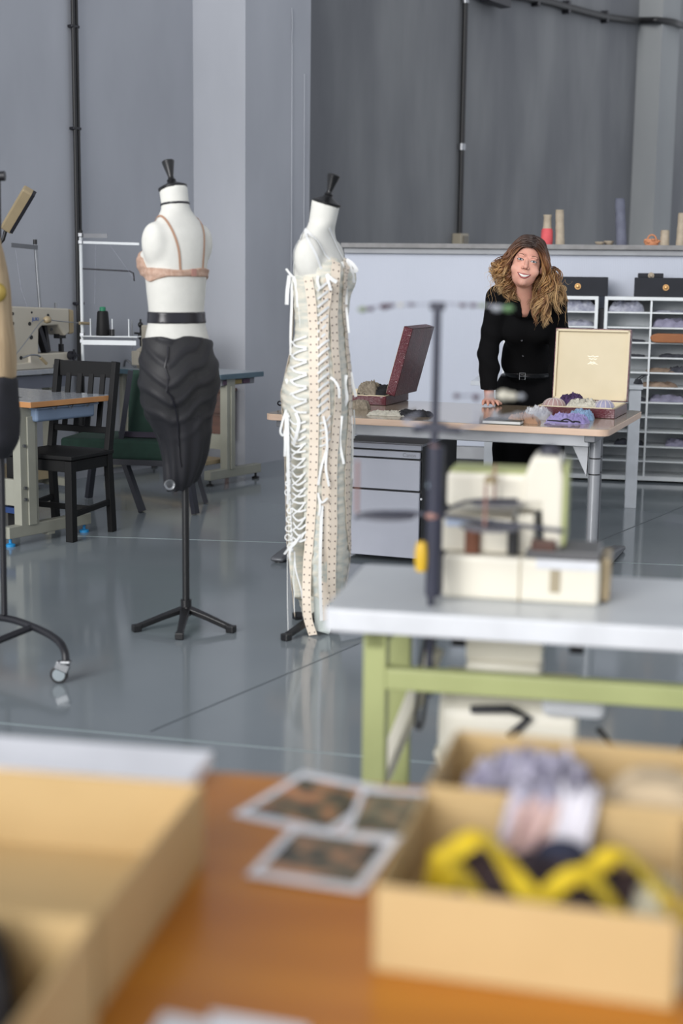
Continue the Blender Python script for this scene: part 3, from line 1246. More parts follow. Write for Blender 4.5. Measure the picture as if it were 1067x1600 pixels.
cx, cy = RC
zc = .7405 + .017
cup('dusty pink striped padded cup at the left inside the right case', (cx + .072, cy + .075), zc + .014, .060, .052, m_pinks, m_seam, 14)
cup('lavender striped padded cup at the right inside the right case', (cx + .32, cy + .07), zc + .014, .054, .054, m_lils, m_seam, 12)
for nm, lab, lx, ly, sx, sy, h, m, sd in [
    ('purple_lace', 'dark purple lace piece inside the right case behind the pink cup', .145, .16, .13, .12, .085, m_purple, 21),
    ('cream_lace', 'heap of cream lace in the middle of the right case', .215, .09, .17, .13, .068, m_lacew, 22)]:
    mm = M()
    crumple(mm, (0, 0, 0), sx, sy, h, seed=sd, fold=6, amp=.32)
    o = mm.obj(nm, m, None, smooth=60)
    place(o, dw((cx + lx, cy + ly), zc + .002), YD)
    tag(o, lab, 'lace')
for nm, lab, px, py, sx, sy, h, m, sd, cat in [
    ('lilac_bra', 'lilac satin garment with dark trim lying in front of the right case', 886, 661, .19, .14, .045, m_lav2, 31, 'lingerie'),
    ('blue_bra', 'pale blue patterned garment lying against the right case', 907, 656, .12, .10, .05, m_blue, 32, 'lingerie'),
    ('folded_knickers', 'folded nude brown garment in a clear bag on the desk', 817, 661, .15, .10, .042, m_brownf, 33, 'lingerie'),
    ('black_lace', 'tangled black lace lying before the left case', 645, 650, .17, .10, .03, m_black, 34, 'lace'),
    ('cream_lace', 'flat cream and white lace piece beside the black lace on the desk', 604, 649, .19, .10, .022, m_lacew, 35, 'lace'),
    ('knitted_roll', 'beige knitted roll beside the dress at the left of the desk', 561, 640, .10, .07, .05, m_knit, 36, 'fabric')]:
    l = D(px, py)
    mm = M()
    crumple(mm, (0, 0, 0), sx, sy, h, seed=sd, fold=7 if 'bra' in nm else 4.6, amp=.72 if nm != 'knitted_roll' else .15, nu=40, nv=30)
    o = mm.obj(nm, m, None, smooth=60)
    place(o, dw((l.x, l.y + sy * .15)), YD + .1)
    tag(o, lab, cat)
    if nm == 'lilac_bra':
        rb = M()
        for k in range(3):
            rb.tube(spline([(-.09 + .06 * k, -.06, .012), (-.05 + .05 * k, -.075, .014 + .01 * (k % 2)), (.0 + .03 * k, -.07, .01), (.05, -.05 + .01 * k, .012)], 5), .003, 6)
        rb.obj('dark_trim', m_black, o)
        M().sheet(lambda u, v: (-.10 + .05 * u, -.09 - .03 * v + .01 * u, .004 + .004 * math.sin(u * 5)), 6, 4).obj('loose_flap', m_lav2, o, solid=.003)
# clear plastic bag
m_plast = bpy.data.materials.new('clear_plastic')
m_plast.use_nodes = True
_b = m_plast.node_tree.nodes['Principled BSDF']
_b.inputs['Base Color'].default_value = (.9, .92, .95, 1)
_b.inputs['Roughness'].default_value = .12
_b.inputs['Alpha'].default_value = .28
l = D(838, 655)
mm = M()
crumple(mm, (0, 0, 0), .13, .11, .062, seed=41, fold=7, amp=.6)
o = mm.obj('plastic_bag', m_plast, None, smooth=80)
place(o, dw((l.x, l.y + .02)), YD)
tag(o, 'crinkled clear plastic bag between the brown and lilac garments', 'bag')
# book
l = D(753, 662)
t = thing('book', 'thin white paged book with dark green cover lying on the desk', 'book', dw(l), YD + .04)
M().box((.09, .08, .0085), (.176, .156, .012)).obj('pages', mat('paper', (222, 222, 220), rough=.8), t)
M().box((.09, .08, .0155), (.18, .16, .002)).obj('cover', mat('dark_green_cover', (52, 58, 46), rough=.4), t)
M().box((.09, .08, .0012), (.18, .16, .002)).obj('cover', mat('dark_green_cover', (52, 58, 46), rough=.4), t)
# things inside left case
for lab, lx, ly, sx, sy, h, m, sd, nm in [('black lace bundle filling the left case', .26, .20, .18, .30, .075, m_black, 51, 'black_lace'),
                                          ('beige knitted piece resting in the left case on black lace', .23, .12, .12, .12, .10, m_knit, 52, 'knitted_piece')]:
    mm = M()
    crumple(mm, (0, 0, 0), sx, sy, h, seed=sd, fold=4, amp=.3)
    o = mm.obj(nm, m, None, smooth=60)
    place(o, dw((LCX + lx, LCY + ly), .7405 + .017), YD)
    tag(o, lab, 'lace')
# black cord loop left of the dress
l = D(436, 637)
t = M()
t.tube([(.045 * math.cos(a), .03 * math.sin(a), .006 + .012 * (1 + math.sin(2 * a))) for a in [2 * PI * i / 20 for i in range(19)]], .004, 6)
o = t.obj('cord_loop', m_black, None, smooth=80)
place(o, dw((l.x + .02, l.y + .05)), 0)
tag(o, 'small black elastic loop on the left corner of the desk', 'cord')
# ================================================================== LEFT: sewing stations
m_cast = mat('cream_machine_paint', (178, 172, 158), rough=0.35, rgb2=(172, 166, 152), nscale=4)
m_castd = mat('tan_machine_cover', (158, 142, 112), rough=0.4)
m_frame = mat('grey_beige_frame', (150, 150, 138), rough=0.45, rgb2=(144, 144, 132))
m_ttop = mat('grey_speckled_top', (150, 153, 158), rough=0.2, rgb2=(140, 144, 150), nscale=40)
m_tedge = mat('tan_wood_edge', (186, 134, 84), rough=0.45, rgb2=(176, 124, 76))
m_bluep = mat('grey_blue_plastic', (112, 130, 154), rough=0.4)
m_cyan = mat('bright_blue_rubber', (38, 140, 200), rough=0.5)
m_teal = mat('teal_edge', (72, 94, 106), rough=0.5)
m_tealt = mat('pale_tabletop', (150, 158, 164), rough=0.25)
m_blacks = mat('satin_black', (14, 14, 15), rough=0.6, spec=.3)
m_juki = mat('blue_print', (40, 92, 170), rough=0.5)


def tee_leg(t, x, y0, y1, yc, top, m, glide_m, bolts=True, pw=.055, pd=.10):
    mm = M()
    mm.box((x, (y0 + y1) / 2, .075), (.055, y1 - y0, .062))
    mm.obj('foot', m, t, bevel=.004)
    mm = M()
    mm.box((x, yc, (.10 + top) / 2), (pw, pd, top - .10))
    mm.box((x + pw / 2 + .004, yc + .012, (.10 + top - .05) / 2), (.01, pd * .45, top - .15))
    lg = mm.obj('leg', m, t, bevel=.003)
    if bolts:
        for z in (.30, .24, .52):
            M().cyl((x + pw / 2, yc - pd * .3, z), (x + pw / 2 + .012, yc - pd * .3, z), .009, n=6).obj('bolt', m_stl, lg)
    for y in (y0 + .03, y1 - .03):
        M().lathe([(0, 0), (.026, 0), (.026, .012), (.008, .018), (.008, .046), (0, .046)], (x, y, 0), 18).obj('glide', glide_m, t, smooth=40)


# ---- near work table on the left (wood edge)
TO = onz(48, 638, .72)
t = thing('sewing_table', 'grey topped sewing table with tan wood edge and blue tray at the left edge', 'table', (TO.x, TO.y, 0), YA)
M().box((-.6, .30, .735), (1.2, .60, .029)).obj('edge_band', m_tedge, t, bevel=.002)
M().box((-.6, .30, .7505), (1.196, .596, .002)).obj('tabletop', m_ttop, t)
M().box((-.30, .16, .752), (.12, .02, .001)).obj('slot', m_blk, t)
tee_leg(t, -.10, -.10, .50, .05, .72, m_frame, m_cyan, pd=.125)
tee_leg(t, -1.1, -.11, .42, .01, .72, m_frame, m_cyan)
M().box((-.60, .01, .27), (1.0, .03, .14)).obj('stretcher', m_frame, t, bevel=.003)
M().box((-.60, .03, .17), (1.0, .03, .03)).obj('lower_bar', mat('dark_blue_paint', (34, 60, 110), rough=.5), t)
M().box((-.10, .20, .045), (.05, .05, .03)).obj('foot_block', m_frame, t)
d = M()
d.prism([(-.34, .07), (-.03, .07), (-.03, .50), (-.34, .50)], .640, .712)
tr = d.obj('tray', m_bluep, t, bevel=.014, seg=3)
M().box((-.185, .285, .711), (.34, .46, .008)).obj('tray_rim', m_bluep, tr, bevel=.003)
for y in (.18, .30, .42):
    M().tube([(-.015, y - .02, .714), (-.01, y, .70), (-.015, y + .02, .714)], .003, 6).obj('bracket', m_stl, tr)

# ---- rear-left table with the big zigzag machine
YB = math.radians(56)             # local x = right and away, y = left and away
NO = onz(135, 580, .77)
t = thing('machine_table', 'pale topped machine table against the left wall behind the black chair', 'table', (NO.x, NO.y, 0), YB)
M().box((-.62, .21, .785), (1.24, .42, .03)).obj('tabletop', m_ttop, t, bevel=.002)
M().box((-.62, .04, .72), (1.0, .02, .08)).obj('apron', mat('blue_grey_metal', (92, 96, 108), rough=.5), t)  # apron darker and bluer than the table frame
for x in (-.14, -1.1):
    M().box((x, .21, .39), (.05, .07, .74)).obj('leg', m_frame, t, bevel=.003)
    M().box((x, .21, .05), (.06, .40, .05)).obj('foot', m_frame, t, bevel=.003)
M().box((-.62, .21, .13), (.92, .10, .12)).obj('pedal_bar', m_castd, t)


def zigzag_machine(o, yaw):
    t = thing('sewing_machine', 'large cream industrial sewing machine with blue lettering on the far left table', 'sewing machine', o, yaw)
    # x to the needle side, y away
    a = M()
    a.prism([(-.62, 0.0), (-.62, .40), (-.03, .375), (-.03, .22), (-.07, .20), (-.13, .27), (-.27, .27), (-.30, .25), (-.31, .06), (-.30, 0)], .0, .15, 'y')
    a.obj('arm', m_cast, t, bevel=.010, seg=3)
    M().prism([(-.028, .372), (-.028, .21), (.018, .215), (.018, .365)], .004, .146, 'y').obj('face_cover', m_castd, t, bevel=.010, seg=3)
    b = M()
    b.prism([(-.62, 0), (-.62, .035), (-.40, .045), (-.40, .095), (-.02, .095), (-.02, .05), (-.2, .022), (-.2, 0)], -.02, .17, 'y')
    b.obj('bed', m_cast, t, bevel=.006)
    h = M()
    h.cyl((-.05, -.05, .075), (-.05, -.02, .075), .03, n=18)
    h.box((-.05, -.055, .075), (.085, .008, .012))
    h.box((-.05, -.055, .075), (.012, .008, .08))
    h.obj('hook_assembly', m_dkm, t, smooth=40)
    n = M()
    n.cyl((-.04, .07, .215), (-.04, .07, .11), .008)
    n.box((-.05, .07, .20), (.06, .05, .035))
    n.box((-.04, .07, .12), (.02, .03, .05))
    n.obj('needle_bar', m_blk, t)
    n = M()
    n.bar((-.27, .05, .27), (-.20, .05, .10), .05, .03)
    n.bar((-.21, .05, .27), (-.17, .06, .10), .03, .03)
    n.obj('lift_linkage', m_dkm, t)
    for x, z, r in [(-.52, .35, .010), (-.36, .355, .007), (-.22, .335, .010), (-.22, .308, .016), (-.38, .285, .012), (-.52, .29, .010), (-.19, .245, .010), (-.37, .20, .014), (-.46, .075, .012)]:
        M().cyl((x, -.002, z), (x, .004, z), r, n=16).obj('screw_hole', m_blk, t)
    for z, r in ((.345, .006), (.235, .010)):
        M().cyl((.018, .05, z), (.0215, .05, z), r, n=14).obj('screw_hole', m_blk, t)
    text_obj('lettering', 'JUKI', .032, m_juki, t, (-.33, -.0015, .312), (PI / 2, 0, 0))
    M().box((.0185, .075, .30), (.002, .05, .02)).obj('face_badge', m_juki, t)
    w = M()
    w.tube(spline([(-.55, -.05, .10), (-.48, -.06, .17), (-.36, -.07, .29), (-.30, -.07, .31), (-.2, -.07, .30), (-.02, -.06, .285), (.02, -.06, .282)], 4), .0035, 6)
    w.obj('knee_lift_rod', m_stl, t, smooth=80)
    M().lathe([(0, 0), (.018, .005), (.024, .02), (.022, .04), (.012, .05), (0, .05)], (-.32, -.07, .31), 18, rot=roty(PI / 2)).obj('lever_ball', m_castd, t, smooth=60)
    M().cyl((.0, -.06, .283), (.10, -.06, .278), .010, n=14).obj('handle', m_castd, t, smooth=40)
    w = M()
    w.tube(spline([(-.5, -.06, .08), (-.44, -.07, .095), (-.38, -.07, .09), (-.35, -.07, .07)], 4), .006, 8)
    w.obj('hand_lever', m_stl, t, smooth=80)
    M().cyl((-.36, -.07, .075), (-.31, -.07, .035), .011, n=12).obj('lever_grip', m_castd, t, smooth=40)
    # thread guide post on top
    st = M()
    px_ = -.19
    st.cyl((px_ - .0, .10, .375), (px_ - .03, .10, .78), .011, n=14)
    so = st.obj('thread_post', m_stl, t, smooth=40)
    M().cyl((px_ - .03, .10, .78), (px_ - .03, .10, .81), .013, n=12).obj('post_cap', m_blk, so, smooth=40)
    M().box((px_ - .13, .09, .765), (.22, .006, .028), roty(.05)).obj('guide_arm', m_silver2, so)
    M().cyl((-.05, .1, .375), (-.05, .1, .41), .010, n=12).obj('oil_cap', m_stl, t)
    M().tube([(-.40, .09, .76), (-.36, .09, .5), (-.34, .06, .39)], .0012, 5).obj('thread', m_grf, t)
    return t


mo = onz(112, 578, .80)
ml = to_local(mo, NO, YB)
mo = to_world((-.055, .06, .8005), NO, YB)
zigzag_machine(mo, YB)

# ---- tan work lamp reaching in from the left
lp = aty(-30, 560, 8.6)
lz = .80
a0 = aty(6, 363, 8.75)
lo = to_world((-.86, .1, .80), NO, YB)
t = thing('work_lamp', 'tan box shaped work lamp head tilted on an arm at the upper left', 'lamp', lo, 0)
h0 = aty(10, 358, 8.7) - lo
h1 = aty(46, 297, 8.55) - lo
dv = (h1 - h0).normalized()
mm = M()
mm.bar(h0, h1, .075, .06, up=(0.3, -1, 0))
hd = mm.obj('lamp_head', m_castd, t, bevel=.01)
off = Vector((.028, -.0, -.018))
mm = M()
mm.bar(h0 + off + dv * .01, h1 + off + dv * .0, .02, .05, up=(0.3, -1, 0))
mm.obj('diffuser', m_dkm, t)
M().tube([(0, 0, 0), (0, 0, .3), Vector((-.05, 0, .55)), h0 + Vector((-.02, 0, -.06)), h0 + Vector((-.005, 0, -.01))], .012, 8).obj('arm', m_blk, t, smooth=60)
M().cyl((0, 0, 0), (0, 0, .02), .06, n=20).obj('base', m_blk, t)

# ---- teal edged table in front of the pilaster
EO = onz(345, 594, .715)
t = thing('sewing_table', 'teal edged sewing table standing in front of the wall pilaster', 'table', (EO.x, EO.y, 0), YA)
TL = 1.10
M().box((-TL / 2, .235, .7325), (TL, .47, .034)).obj('edge_band', m_teal, t, bevel=.002)
M().box((-TL / 2, .235, .7500), (TL - .004, .466, .0025)).obj('tabletop', m_tealt, t)
tee_leg(t, -.07, -.06, .50, .16, .715, m_frame, m_blk, bolts=False, pw=.06, pd=.09)
tee_leg(t, -TL + .09, -.06, .50, .16, .715, m_frame, m_blk, bolts=False, pw=.06, pd=.09)
M().box((-TL / 2, .16, .28), (TL - .2, .03, .10)).obj('stretcher', m_frame, t)
M().box((-TL / 2, .10, .15), (TL - .25, .22, .03)).obj('treadle', m_castd, t, bevel=.004)
dr = M()
dr.box((-.16, .25, .69), (.22, .36, .042))
dr.obj('drawer', mat('grey_drawer', (128, 130, 136), rough=.5), t, bevel=.004)

# fabrics kept in the drawer edge
for k, (yy, c) in enumerate([(.12, (98, 80, 98)), (.24, (150, 132, 84)), (.33, (90, 70, 86))]):
    o = M().box((0, 0, 0), (.008, .075, .03)).obj('fabric_swatch', mat('swatch_%s' % 'abc'[k], c, rough=.9), None, bevel=.002)
    p = to_world((-.0445, yy, .69), EO, YA)
    place(o, p, YA)
    tag(o, ['plum coloured fabric edge hanging from the teal table drawer, nearest of three', 'mustard fabric edge between the two plum ones under the teal table', 'plum coloured fabric edge furthest back under the teal table'][k], 'fabric')

# ---- thread stand on the teal table
sp = to_world((.0, .03, .8005), NO, YB)
t = thing('thread_stand', 'tall white thread stand holding a black cone near the left wall', 'thread stand', sp, -.10)
zs_ = sp.y / 2222


def zz(py):
    return (577 - py) * zs_


M().cyl((0, 0, 0), (0, 0, zz(372)), .011, n=14).obj('pole', m_white, t, smooth=40)
M().cyl((0, 0, zz(376)), (0, 0, zz(369)), .014, n=12).obj('pole_cap', m_blk, t)
for y in (376, 387, 528, 538):
    M().box((0, 0, zz(y)), (.03, .032, .026)).obj('clamp', m_stl, t, bevel=.004)
M().box((.09, 0, zz(377)), (.17, .005, .028)).obj('guide_arm', m_silver2, t)
M().box((.20, .0, zz(388)), (.37, .012, .016), roty(.02)).obj('long_arm', m_white, t)
M().tube([(0, 0, zz(427)), (.32, 0, zz(430)), (.345, 0, zz(433)), (.35, 0, zz(445))], .005, 8).obj('hook_arm', m_dkm, t, smooth=60)
M().box((.19, 0, zz(530)), (.38, .11, .006)).obj('spool_tray', m_white, t, bevel=.002)
M().box((.19, -.05, zz(539)), (.36, .01, .03)).obj('tray_lip', m_white, t)
for x in (.055, .10, .20, .31):
    M().cyl((x, .0 if x != .10 else .02, zz(530)), (x, 0.0 if x != .10 else .02, zz(503)), .004, n=8).obj('spool_pin', m_white, t)
M().cyl((.20, 0, zz(530)), (.20, 0, zz(519)), .015, n=14).obj('pin_cushion', m_blk, t)
M().tube([(.10, 0, zz(390)), (.085, 0, zz(480))], .001, 4).obj('thread', m_grf, t)
M().tube([(.19, 0, zz(390)), (.35, -.02, zz(440))], .001, 4).obj('thread', m_grf, t)
cp = sp + Vector((.135, .0, zz(530) + .004))
t = thing('thread_cone', 'black thread cone with a green tip on the thread stand', 'thread', cp, 0)
M().lathe([(0, 0), (.044, 0), (.046, .012), (.036, .150), (.030, .160), (0, .160)], n=26).obj('thread_winding', m_blacks, t, smooth=40)
M().lathe([(.02, .158), (.021, .180), (.016, .186), (0, .184)], n=20).obj('cone_core', mat('green_plastic', (40, 120, 88), rough=.5), t, smooth=40)

# ---- machine on teal table, mostly behind the first dress form
p = to_world((-.86, .12, .7515), EO, YA)
t = thing('sewing_machine', 'cream sewing machine on the teal table, mostly hidden behind the dress form', 'sewing machine', p, YA)
a = M()
a.prism([(.0, .0), (.0, .13), (.05, .15), (.05, .30), (.42, .30), (.42, .0)], 0, .14, 'y')
a.obj('body', m_cast, t, bevel=.01)
M().box((.03, -.02, .07), (.07, .04, .10)).obj('front_cover', m_cast, t, bevel=.006)
x_ = M()
x_.cyl((.03, .02, .15), (.03, .02, .34), .007, n=10)
x_.ball((.03, .02, .22), (.02, .02, .025))
x_.ball((.03, .02, .30), (.018, .02, .02))
x_.box((.0, .02, .24), (.05, .012, .012))
x_.obj('tension_discs', m_blk, t, smooth=60)
M().cyl((-.03, .0, .13), (-.03, .0, .33), .004, n=8).obj('guide_wire', m_stl, t)
M().tube(spline([(-.02, .02, .0), (-.09, .0, .05), (-.14, .03, -.0)], 6), .008, 8).obj('hose', m_silver2, t, smooth=80)

# ---- brown sewing cabinet beyond
m_wood = mat('reddish_wood', (100, 58, 40), rough=0.4, rgb2=(78, 44, 30), nscale=4, stretch=(1, 1, 8))
cp = onz(358, 731, 0)
cw_ = .46
co = to_world((-cw_, .03, 0), cp, YN)
t = thing('wood_cabinet', 'small reddish brown wooden cabinet on tapered legs beside the pilaster', 'cabinet', co, YN)
M().box((cw_ / 2, .13, .385), (cw_ - .01, .24, .34)).obj('body', m_wood, t, bevel=.004)
M().box((cw_ / 2, .13, .565), (cw_ + .03, .27, .022)).obj('top', m_wood, t, bevel=.003)
M().box((cw_ / 2, .13, .58), (cw_ - .05, .22, .01)).obj('top_cloth', m_grf, t)
for z in (.47, .30):
    M().box((cw_ / 2, .005, z), (cw_ - .04, .012, .15)).obj('drawer', m_wood, t, bevel=.003)
for x in (.03, cw_ - .04):
    for y in (.03, .23):
        M().cyl((x, y, .22), (x + (.01 if x > .1 else -.01), y, .0), .022, .012, n=12).obj('leg', m_wood, t, smooth=40)

# ---- dark green upholstered chair
m_green = mat('dark_green_upholstery', (26, 54, 44), rough=0.85, rgb2=(22, 47, 38), nscale=20)
m_navyf = mat('dark_navy_frame', (34, 36, 46), rough=0.5)
go = onz(215, 800, 0)
t = thing('upholstered_chair', 'low dark green upholstered chair with dark metal legs behind the first dress form', 'chair', (go.x, go.y, 0), YN)
# seen from behind and the side: seat runs to the left
M().box((-.10, .20, .375), (.74, .46, .12)).obj('seat', m_green, t, bevel=.02, seg=3)
M().box((-.10, .20, .30), (.74, .44, .035)).obj('seat_frame', m_navyf, t)
M().box((.12, .16, .635), (.44, .07, .40), rotx(-.10)).obj('backrest', m_green, t, bevel=.025, seg=3)
M().box((.10, .10, .455), (.48, .05, .03)).obj('rail', mat('plum_grey_fabric', (62, 56, 70), rough=.8), t)
M().bar((-.05, .05, .84), (-.12, .02, .34), .045, .028).obj('back_upright', m_navyf, t)
M().bar((-.12, .02, .40), (.03, .0, .005), .05, .028).obj('leg', m_navyf, t)
M().bar((.30, .02, .34), (.36, .0, .005), .045, .028).obj('leg', m_navyf, t)
M().bar((-.42, .40, .30), (-.47, .42, .005), .045, .028).obj('leg', m_navyf, t)
M().bar((.22, .40, .30), (.30, .42, .005), .045, .028).obj('leg', m_navyf, t)
for z in (.80, .47):
    M().ball((-.045 - (.8 - z) * .14, .034, z), .006, 8, 6).obj('rivet', m_stl, t)

# ---- black wooden chair
R0 = onz(180, 835, 0) + Vector((-.03, .09, 0))
f_dir = Vector((-math.sin(math.radians(27)), -math.cos(math.radians(27)), 0))   # the way the chair faces
w_dir = Vector((-.90, .435, 0)).normalized()
ang = math.atan2(w_dir.y, w_dir.x)
t = thing('wooden_chair', 'black painted wooden chair with a slatted back at the left sewing table', 'chair', (R0.x, R0.y, 0), 0)
W_, Dp = .38, .36


def ch(u, v, z):
    return w_dir * u + f_dir * v + Vector((0, 0, z))


def chair_part(name, segs, w=.032, d=.032, bev=.003):
    mm = M()
    for a, b, ww, dd in segs:
        if abs((b - a).normalized().z) < .5:
            mm.bar(a, b, dd, ww, up=(0, 0, 1))
        else:
            mm.bar(a, b, ww, dd, up=tuple(w_dir))
    return mm.obj(name, m_blacks, t, bevel=bev)


for u in (0, W_):
    chair_part('rear_leg', [(ch(u, 0, 0), ch(u, .03, .44), .045, .032), (ch(u, .03, .43), ch(u, -.055, .93), .045, .032)])
for u in (0, W_):
    chair_part('front_leg', [(ch(u, Dp, 0), ch(u, Dp, .43), .045, .045)])
mm = M()
mm.prism([tuple(ch(u, v, 0)[:2]) for u, v in ((-.02, .0), (W_ + .02, .0), (W_ + .03, Dp + .03), (-.03, Dp + .03))], .435, .458)
mm.obj('seat', m_blacks, t, bevel=.005)
chair_part('side_rail', [(ch(0, .02, .40), ch(0, Dp, .40), .06, .022)])
chair_part('side_rail', [(ch(W_, .02, .40), ch(W_, Dp, .40), .06, .022)])
chair_part('front_rail', [(ch(0, Dp, .40), ch(W_, Dp, .40), .06, .022)])
chair_part('stretcher', [(ch(0, .02, .17), ch(0, Dp, .14), .03, .02)])
chair_part('stretcher', [(ch(W_, .02, .17), ch(W_, Dp, .14), .03, .02)])
chair_part('stretcher', [(ch(0, .2, .155), ch(W_, .2, .155), .03, .02)])
chair_part('top_rail', [(ch(0, -.05, .885), ch(W_, -.05, .885), .085, .02)])
chair_part('lower_rail', [(ch(0, .01, .56), ch(W_, .01, .56), .035, .02)])
for k in range(4):
    u = W_ * (k + 1) / 5
    chair_part('slat', [(ch(u, .008, .56), ch(u, -.043, .86), .012, .030)], bev=.001)

# ---- garment rail
m_rack = mat('rack_black', (24, 24, 30), rough=0.4)
pb = aty(8, 962, 5.1)
t = thing('garment_rail', 'black garment rail on a castor standing at the left edge', 'garment rail', (pb.x, pb.y, 0), 0)


def rl(px, py, Y):
    return aty(px, py, Y) - Vector((pb.x, pb.y, 0))


M().tube([rl(7, 960, 5.1), rl(2.0, 700, 5.1), rl(-4, 275, 5.1)], .0115, 14).obj('upright', m_rack, t, smooth=60)
M().cyl(rl(-60, 277, 5.1), rl(8, 275, 5.1), .017, n=14).obj('top_bar', m_rack, t, smooth=60)
base = spline([rl(-60, 962, 5.2), rl(8, 966, 5.1), rl(55, 981, 4.97), rl(88, 999, 4.86), rl(101, 1018, 4.8), rl(103, 1044, 4.78)], 6)
M().tube(base, .0135, 14).obj('base_tube', m_rack, t, smooth=60)
M().tube([rl(50, 980, 4.98), rl(0, 1000, 4.9), rl(-80, 1035, 4.7)], .0125, 14).obj('cross_tube', m_rack, t, smooth=60)
e = rl(103, 1040, 4.78)
cs = M()
cs.box((e.x, e.y, .075), (.036, .036, .012))
cs.box((e.x - .012, e.y, .058), (.05, .03, .03), roty(.4))
co_ = cs.obj('castor_fork', m_stl, t, bevel=.004)
wc = (e.x - .024, e.y, .031)
M().cyl((wc[0], wc[1] - .010, wc[2]), (wc[0], wc[1] + .010, wc[2]), .031, n=28).obj('wheel', m_blk, co_, bevel=.003)
M().cyl((wc[0], wc[1] - .012, wc[2]), (wc[0], wc[1] + .012, wc[2]), .022, n=24).obj('wheel_disc', mat('wheel_grey', (150, 160, 165), rough=.4), co_)


# garments hanging from it
def hang(name, label, prof, px, Y, m, cat):
    c = aty(px, 500, Y)
    f = lambda P: s_loft(P, prof, 2.2) + .004 * np.sin(P[0] * 70 + np.sin(P[2] * 9)) * 1.0
    zs0, zs1 = prof[0][0], prof[-1][0]
    o = net_obj(name, f, np.arange(-.26, .26, .009), np.arange(-.16, .16, .009), np.arange(zs0 - .02, zs1 + .02, .012), m, None)
    place(o, (c.x, c.y, 0), 0)
    return tag(o, label, cat)


gz = lambda py: aty(0, py, 5.0).z
m_nude = mat('nude_mesh_fabric', (180, 158, 126), rough=0.8, rgb2=(156, 134, 104), nscale=14, stretch=(4, 4, .3))
cx0 = -62
g = lambda px: (px - cx0) * 5.0 / 2222
hang('nude_bodysuit', 'nude mesh top hanging at the left edge, cut off by the frame',
     [(gz(592), g(25), .09, 0, 0), (gz(560), g(24), .10, 0, 0), (gz(500), g(16), .10, 0, 0), (gz(440), g(13), .105, 0, 0), (gz(400), g(6), .09, 0, 0), (gz(362), g(-4), .05, 0, 0)], cx0, 5.0, m_nude, 'clothing')
m_bmesh = mat('black_mesh_fabric', (22, 22, 28), rough=0.75, rgb2=(30, 30, 38), nscale=14)
hang('black_shorts', 'black mesh shorts hanging below the nude top at the left edge',
     [(gz(716), g(2), .05, 0, 0), (gz(700), g(20), .09, 0, 0), (gz(660), g(29), .11, 0, 0), (gz(620), g(28), .115, 0, 0), (gz(588), g(27), .10, 0, 0)], cx0, 5.0, m_bmesh, 'clothing')
o = M().ball((0, 0, 0), (.03, .012, .033)).obj('gold_ornament', mat('gold_satin', (150, 128, 60), rough=.4, metal=.3), None, smooth=80)
p = aty(-3, 457, 4.885)
place(o, p)
tag(o, 'round olive gold ornament on the nude top at the left edge', 'ornament')
# ================================================================== DRESS FORMS
m_linen = mat('white_linen_cover', (222, 221, 214), rough=0.8, rgb2=(216, 215, 208), nscale=20, bump=.08, bscale=400)
m_fblack = mat('form_black', (20, 20, 22), rough=0.35)
FPROF = [(.845, .128, .100, 0, .0), (.94, .150, .115, 0, -.004), (1.04, .155, .115, 0, -.006), (1.14, .138, .102, 0, -.002), (1.238, .117, .088, 0, .0),
         (1.34, .123, .095, 0, .002), (1.43, .130, .098, 0, .0), (1.51, .128, .088, 0, -.010), (1.565, .118, .070, 0, -.016), (1.60, .100, .056, 0, -.014),
         (1.625, .080, .050, 0, -.008), (1.65, .058, .051, 0, .000), (1.69, .053, .053, 0, .008), (1.745, .055, .056, 0, .018)]


BY = [.070]


def form_sdf(P):
    d = s_loft(P, FPROF, 2.15)
    ax = np.abs(P[0])
    Q = (ax, P[1], P[2])
    d = smin(d, s_ell(Q, (.060, BY[0], 1.445), (.054, .064, .060)), .03)
    d = smin(d, s_ell(Q, (.122, -.008, 1.522), (.034, .050, .068)), .03)
    d = smin(d, s_ell(Q, (.066, -.050, .99), (.070, .062, .090)), .05)
    # neck cut plane, tilted forwards
    cut = (P[2] - 1.728 - 0.28 * (P[1] - .01) * -1 * -1 * -1)
    return smax(d, cut, .006)


